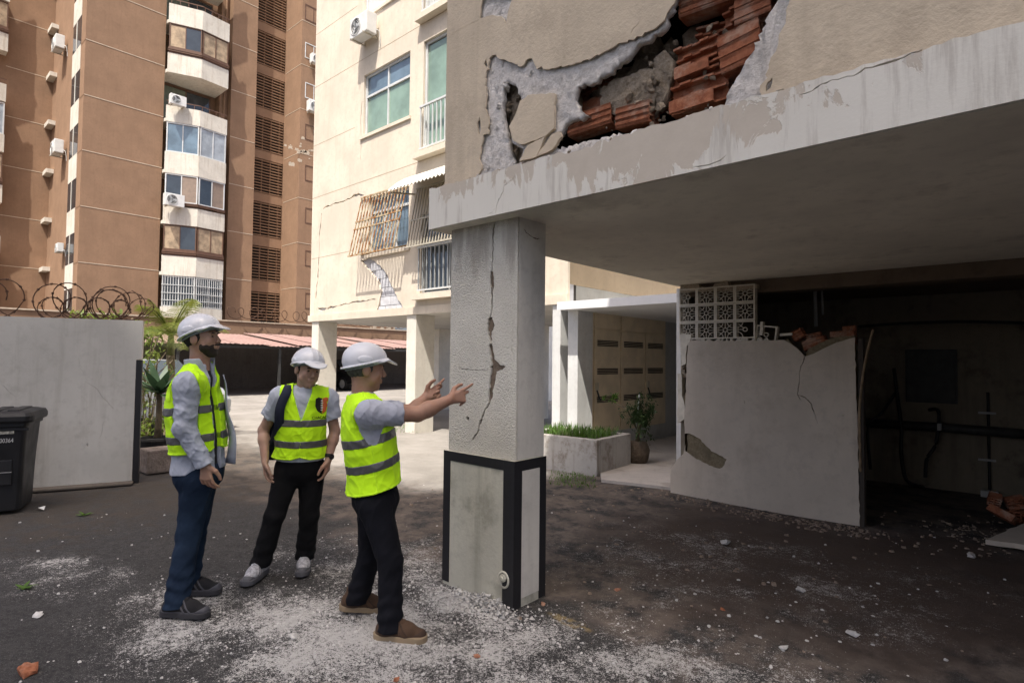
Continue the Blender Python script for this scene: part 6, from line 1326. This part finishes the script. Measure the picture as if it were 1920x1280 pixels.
# open front edges of the jacket, hanging clear of the body
tf, tl, tz = ax1
for sg, fl in ((1, .075),):
    rings = []
    for i in range(12):
        t_ = i/11; c_ = J1['neck'].lerp(J1['pel'], .06+.92*t_); y_ = sg*(.062+.02*t_); f0 = .108+.03*math.sin(t_*2.6)+.012*math.sin(t_*9+sg)
        rim_ = c_+tl*(y_+sg*.006*math.sin(t_*13))+tf*(f0+fl*t_); inn = c_+tl*(y_+sg*.05)+tf*(f0-.035); n_ = tl*.004
        rings.append([inn-n_, rim_-n_, rim_+n_, inn+n_])
    mb = MB(); mb.loft(rings); loc(mb.build('jacket_front', M_jack, None, True), m1)
# ---- man with backpack, facing the viewer, looking aside (middle)
D = 4.06; fv = -FH*math.cos(rad(18))+RH*math.sin(rad(18))
J = setup(D, fv, dict(pel=(563,868,D), chest=(566,785,D), neck=(573,733,D-.01), head=(577,694,D-.03), sR=(527,744,D-.04), sL=(615,748,D+.06), eR=(494,806,D+.0), eL=(628,808,D+.08), wR=(497,862,D-.10), wL=(616,860,D+.0), hipR=(541,884,D-.02), hipL=(585,884,D+.04), kR=(515,966,D-.10), kL=(580,962,D+.02)),
          -FH*math.cos(rad(42))+RH*math.sin(rad(42))-UP*.12, UP+RH*.12, dict(R=(G(481, 1082), -FH*.95-RH*.05), L=(G(570, 1066), -FH*.85+RH*.22)))
J['hR'] = (-UP+RH*.06, RH*.8+FH*.3, -FH*.9+RH*.3, 'rest'); J['hL'] = (-UP-RH*.12, -RH*.8, -FH, 'rest')
m2, TM2, ax2 = person('man in white helmet and yellow vest with shield emblem, carrying a dark backpack', J, dict(skin=skinB, hair=M_hair, trousers=M_blackp, shirt=M_polo2, sleeve='short', slen=.60, shirt_hem=.03, vest_hem=.048, stripes=(.153, .298), shoes='white', armr=.85, hemR=.062, hemL=.062, bulk=.98, curve=.35, vdep=.2, cuff=.066))
tf, tl, tz = ax2
# emblem and lettering on the chest
def on_vest(px_, py_): d = ray(px_, py_); return d
dg = bpy.context.evaluated_depsgraph_get()
def cast(px_, py_):
    ok, p, n, i, o, m = SC.ray_cast(dg, CC, ray(px_, py_).normalized()); return p, n
dg.update(); pc, ncv = cast(604, 760)
en = (-ray(604, 760)).normalized()*.5+ncv*.9; en.normalize(); er = UP.cross(en).normalized()*-1 if UP.cross(en).dot(RH) < 0 else UP.cross(en).normalized(); eu = en.cross(er); 
if eu.z < 0: eu = -eu
EM = Matrix(((er.x, eu.x, en.x, pc.x+en.x*.010), (er.y, eu.y, en.y, pc.y+en.y*.010), (er.z, eu.z, en.z, pc.z+en.z*.010), (0, 0, 0, 1)))
emb = empty('emblem'); emb.parent = m2; emb.matrix_parent_inverse = m2.matrix_basis.inverted(); emb.matrix_world = EM
def shield(pts, m_, z_): 
    mb = MB(); mb.prism(pts, lambda u, v, d: Vector((u, v, z_-d)), .010+z_); return mb.build('shield', m_, emb)
shield([(-.002,.050),(-.026,.058),(-.048,.048),(-.049,.0),(-.036,-.034),(-.002,-.058)], plain('emblem_black', (.015, .012, .012), .7), .002)
shield([(.002,.050),(.026,.058),(.048,.048),(.049,.0),(.036,-.034),(.002,-.058)], plain('emblem_orange', (.62, .13, .03), .7), .002)
mb = MB()
for k in range(5): mb.box((-.010, -.034+k*.016, .0022), (.004+.002*(k % 2), -.026+k*.016, .0032))
mb.build('emblem_tower', plain('emblem_white', (.7, .7, .68), .7), emb)
o = link('lettering', text_mesh('CHACAO', .026, .0012), plain('emblem_black', (.015, .012, .012), .7), emb); o.location = (-.016, -.082, .002)
bpy.context.view_layer.update(); dg = bpy.context.evaluated_depsgraph_get(); vob = [c for c in m2.children if c.name.startswith('vest')][0]
for c in list(emb.children):
    MWi = (m2.matrix_world @ emb.matrix_parent_inverse @ emb.matrix_basis); b_ = bmesh.new(); b_.from_mesh(c.data); bmesh.ops.triangulate(b_, faces=b_.faces); 
    if c.name.startswith('shield'): bmesh.ops.subdivide_edges(b_, edges=b_.edges, cuts=4, use_grid_fill=True)
    vi = vob.matrix_world.inverted(); Tm = MWi @ c.matrix_basis; Ti = Tm.inverted()
    for v in b_.verts:
        p = Tm @ v.co; s_ = p+en*.15; ok, h, n_, i_ = vob.ray_cast(vi @ s_, (vi.to_3x3() @ -en).normalized())
        if ok: v.co = Ti @ ((vob.matrix_world @ h)+en*(.0015+max(0, v.co.z+c.location.z)*.8))
    b_.to_mesh(c.data); b_.free()
# watch
wl_ = J['wL']; wt = empty('wristwatch'); wt.parent = m2; wt.matrix_parent_inverse = m2.matrix_basis.inverted(); wt.location = wl_
ad_ = (J['wL']-J['eL']).normalized(); s1 = ad_.cross(FH).normalized(); s2 = ad_.cross(s1)
mb = MB(); mb.loft([[s1*math.cos(k*math.pi/9)*r_+s2*math.sin(k*math.pi/9)*r_+ad_*h for k in range(18)] for r_, h in ((.031,-.032),(.034,-.03),(.034,-.010),(.031,-.008))], cap=False); mb.build('strap', M_wire, wt, True)
mb = MB(); cdir = (RH*.6-FH*.6).normalized(); mb.loft([[cdir*(.030+h)+s_*0+(ad_*math.cos(k*math.pi/6)+ad_.cross(cdir)*math.sin(k*math.pi/6))*.019-ad_*.02 for k in range(12)] for h, s_ in ((0, UP), (.010, UP))]); mb.build('watch_case', M_wire, wt)
# backpack
bk = J['chest']-tf*.21-tz*.09-tl*.075; bp = empty('backpack', bk, 'dark navy backpack on the back of the middle man, strap over his shoulder', 'backpack')
M_bag = cloth('navy_backpack', (.014, .018, .034), .8)
BM = np.array([tuple(tf), tuple(tl), tuple(tz)], F4).T
def bag(P): Q = (P-V3(bk))@BM; q = np.abs(Q)-np.array((.06, .13, .19), F4); return np.sqrt((np.maximum(q, 0)**2).sum(1))+np.minimum(q.max(1), 0)-.035-.004*wob(P, 18, 77)
lo_, hi_ = bbox([bk], .33); sdf_obj('bag', bag, lo_, hi_, .007, M_bag, bp)
st_ = [bk+tz*.16-tl*.12, J['sR']+tz*.075+tl*.045-tf*.02, J['sR']+tz*.045+tl*.04+tf*.085, J['sR']-tz*.06+tl*.005+tf*.125, J['sR']-tz*.17-tl*.0+tf*.11, J['sR']-tz*.27-tl*.02+tf*.04, bk-tz*.16-tl*.14+tf*.06]
sp_ = smoothpts(st_, 8); mb = MB(); rings = []
for i, p in enumerate(sp_):
    a = sp_[max(i-1, 0)]; b = sp_[min(i+1, len(sp_)-1)]; d = (b-a).normalized(); s_ = (tl-d*tl.dot(d)).normalized(); n_ = d.cross(s_); rings.append([p+s_*.03+n_*.006, p-s_*.03+n_*.006, p-s_*.03-n_*.006, p+s_*.03-n_*.006])
mb.loft(rings); loc(mb.build('strap', M_bag, None, True), bp)
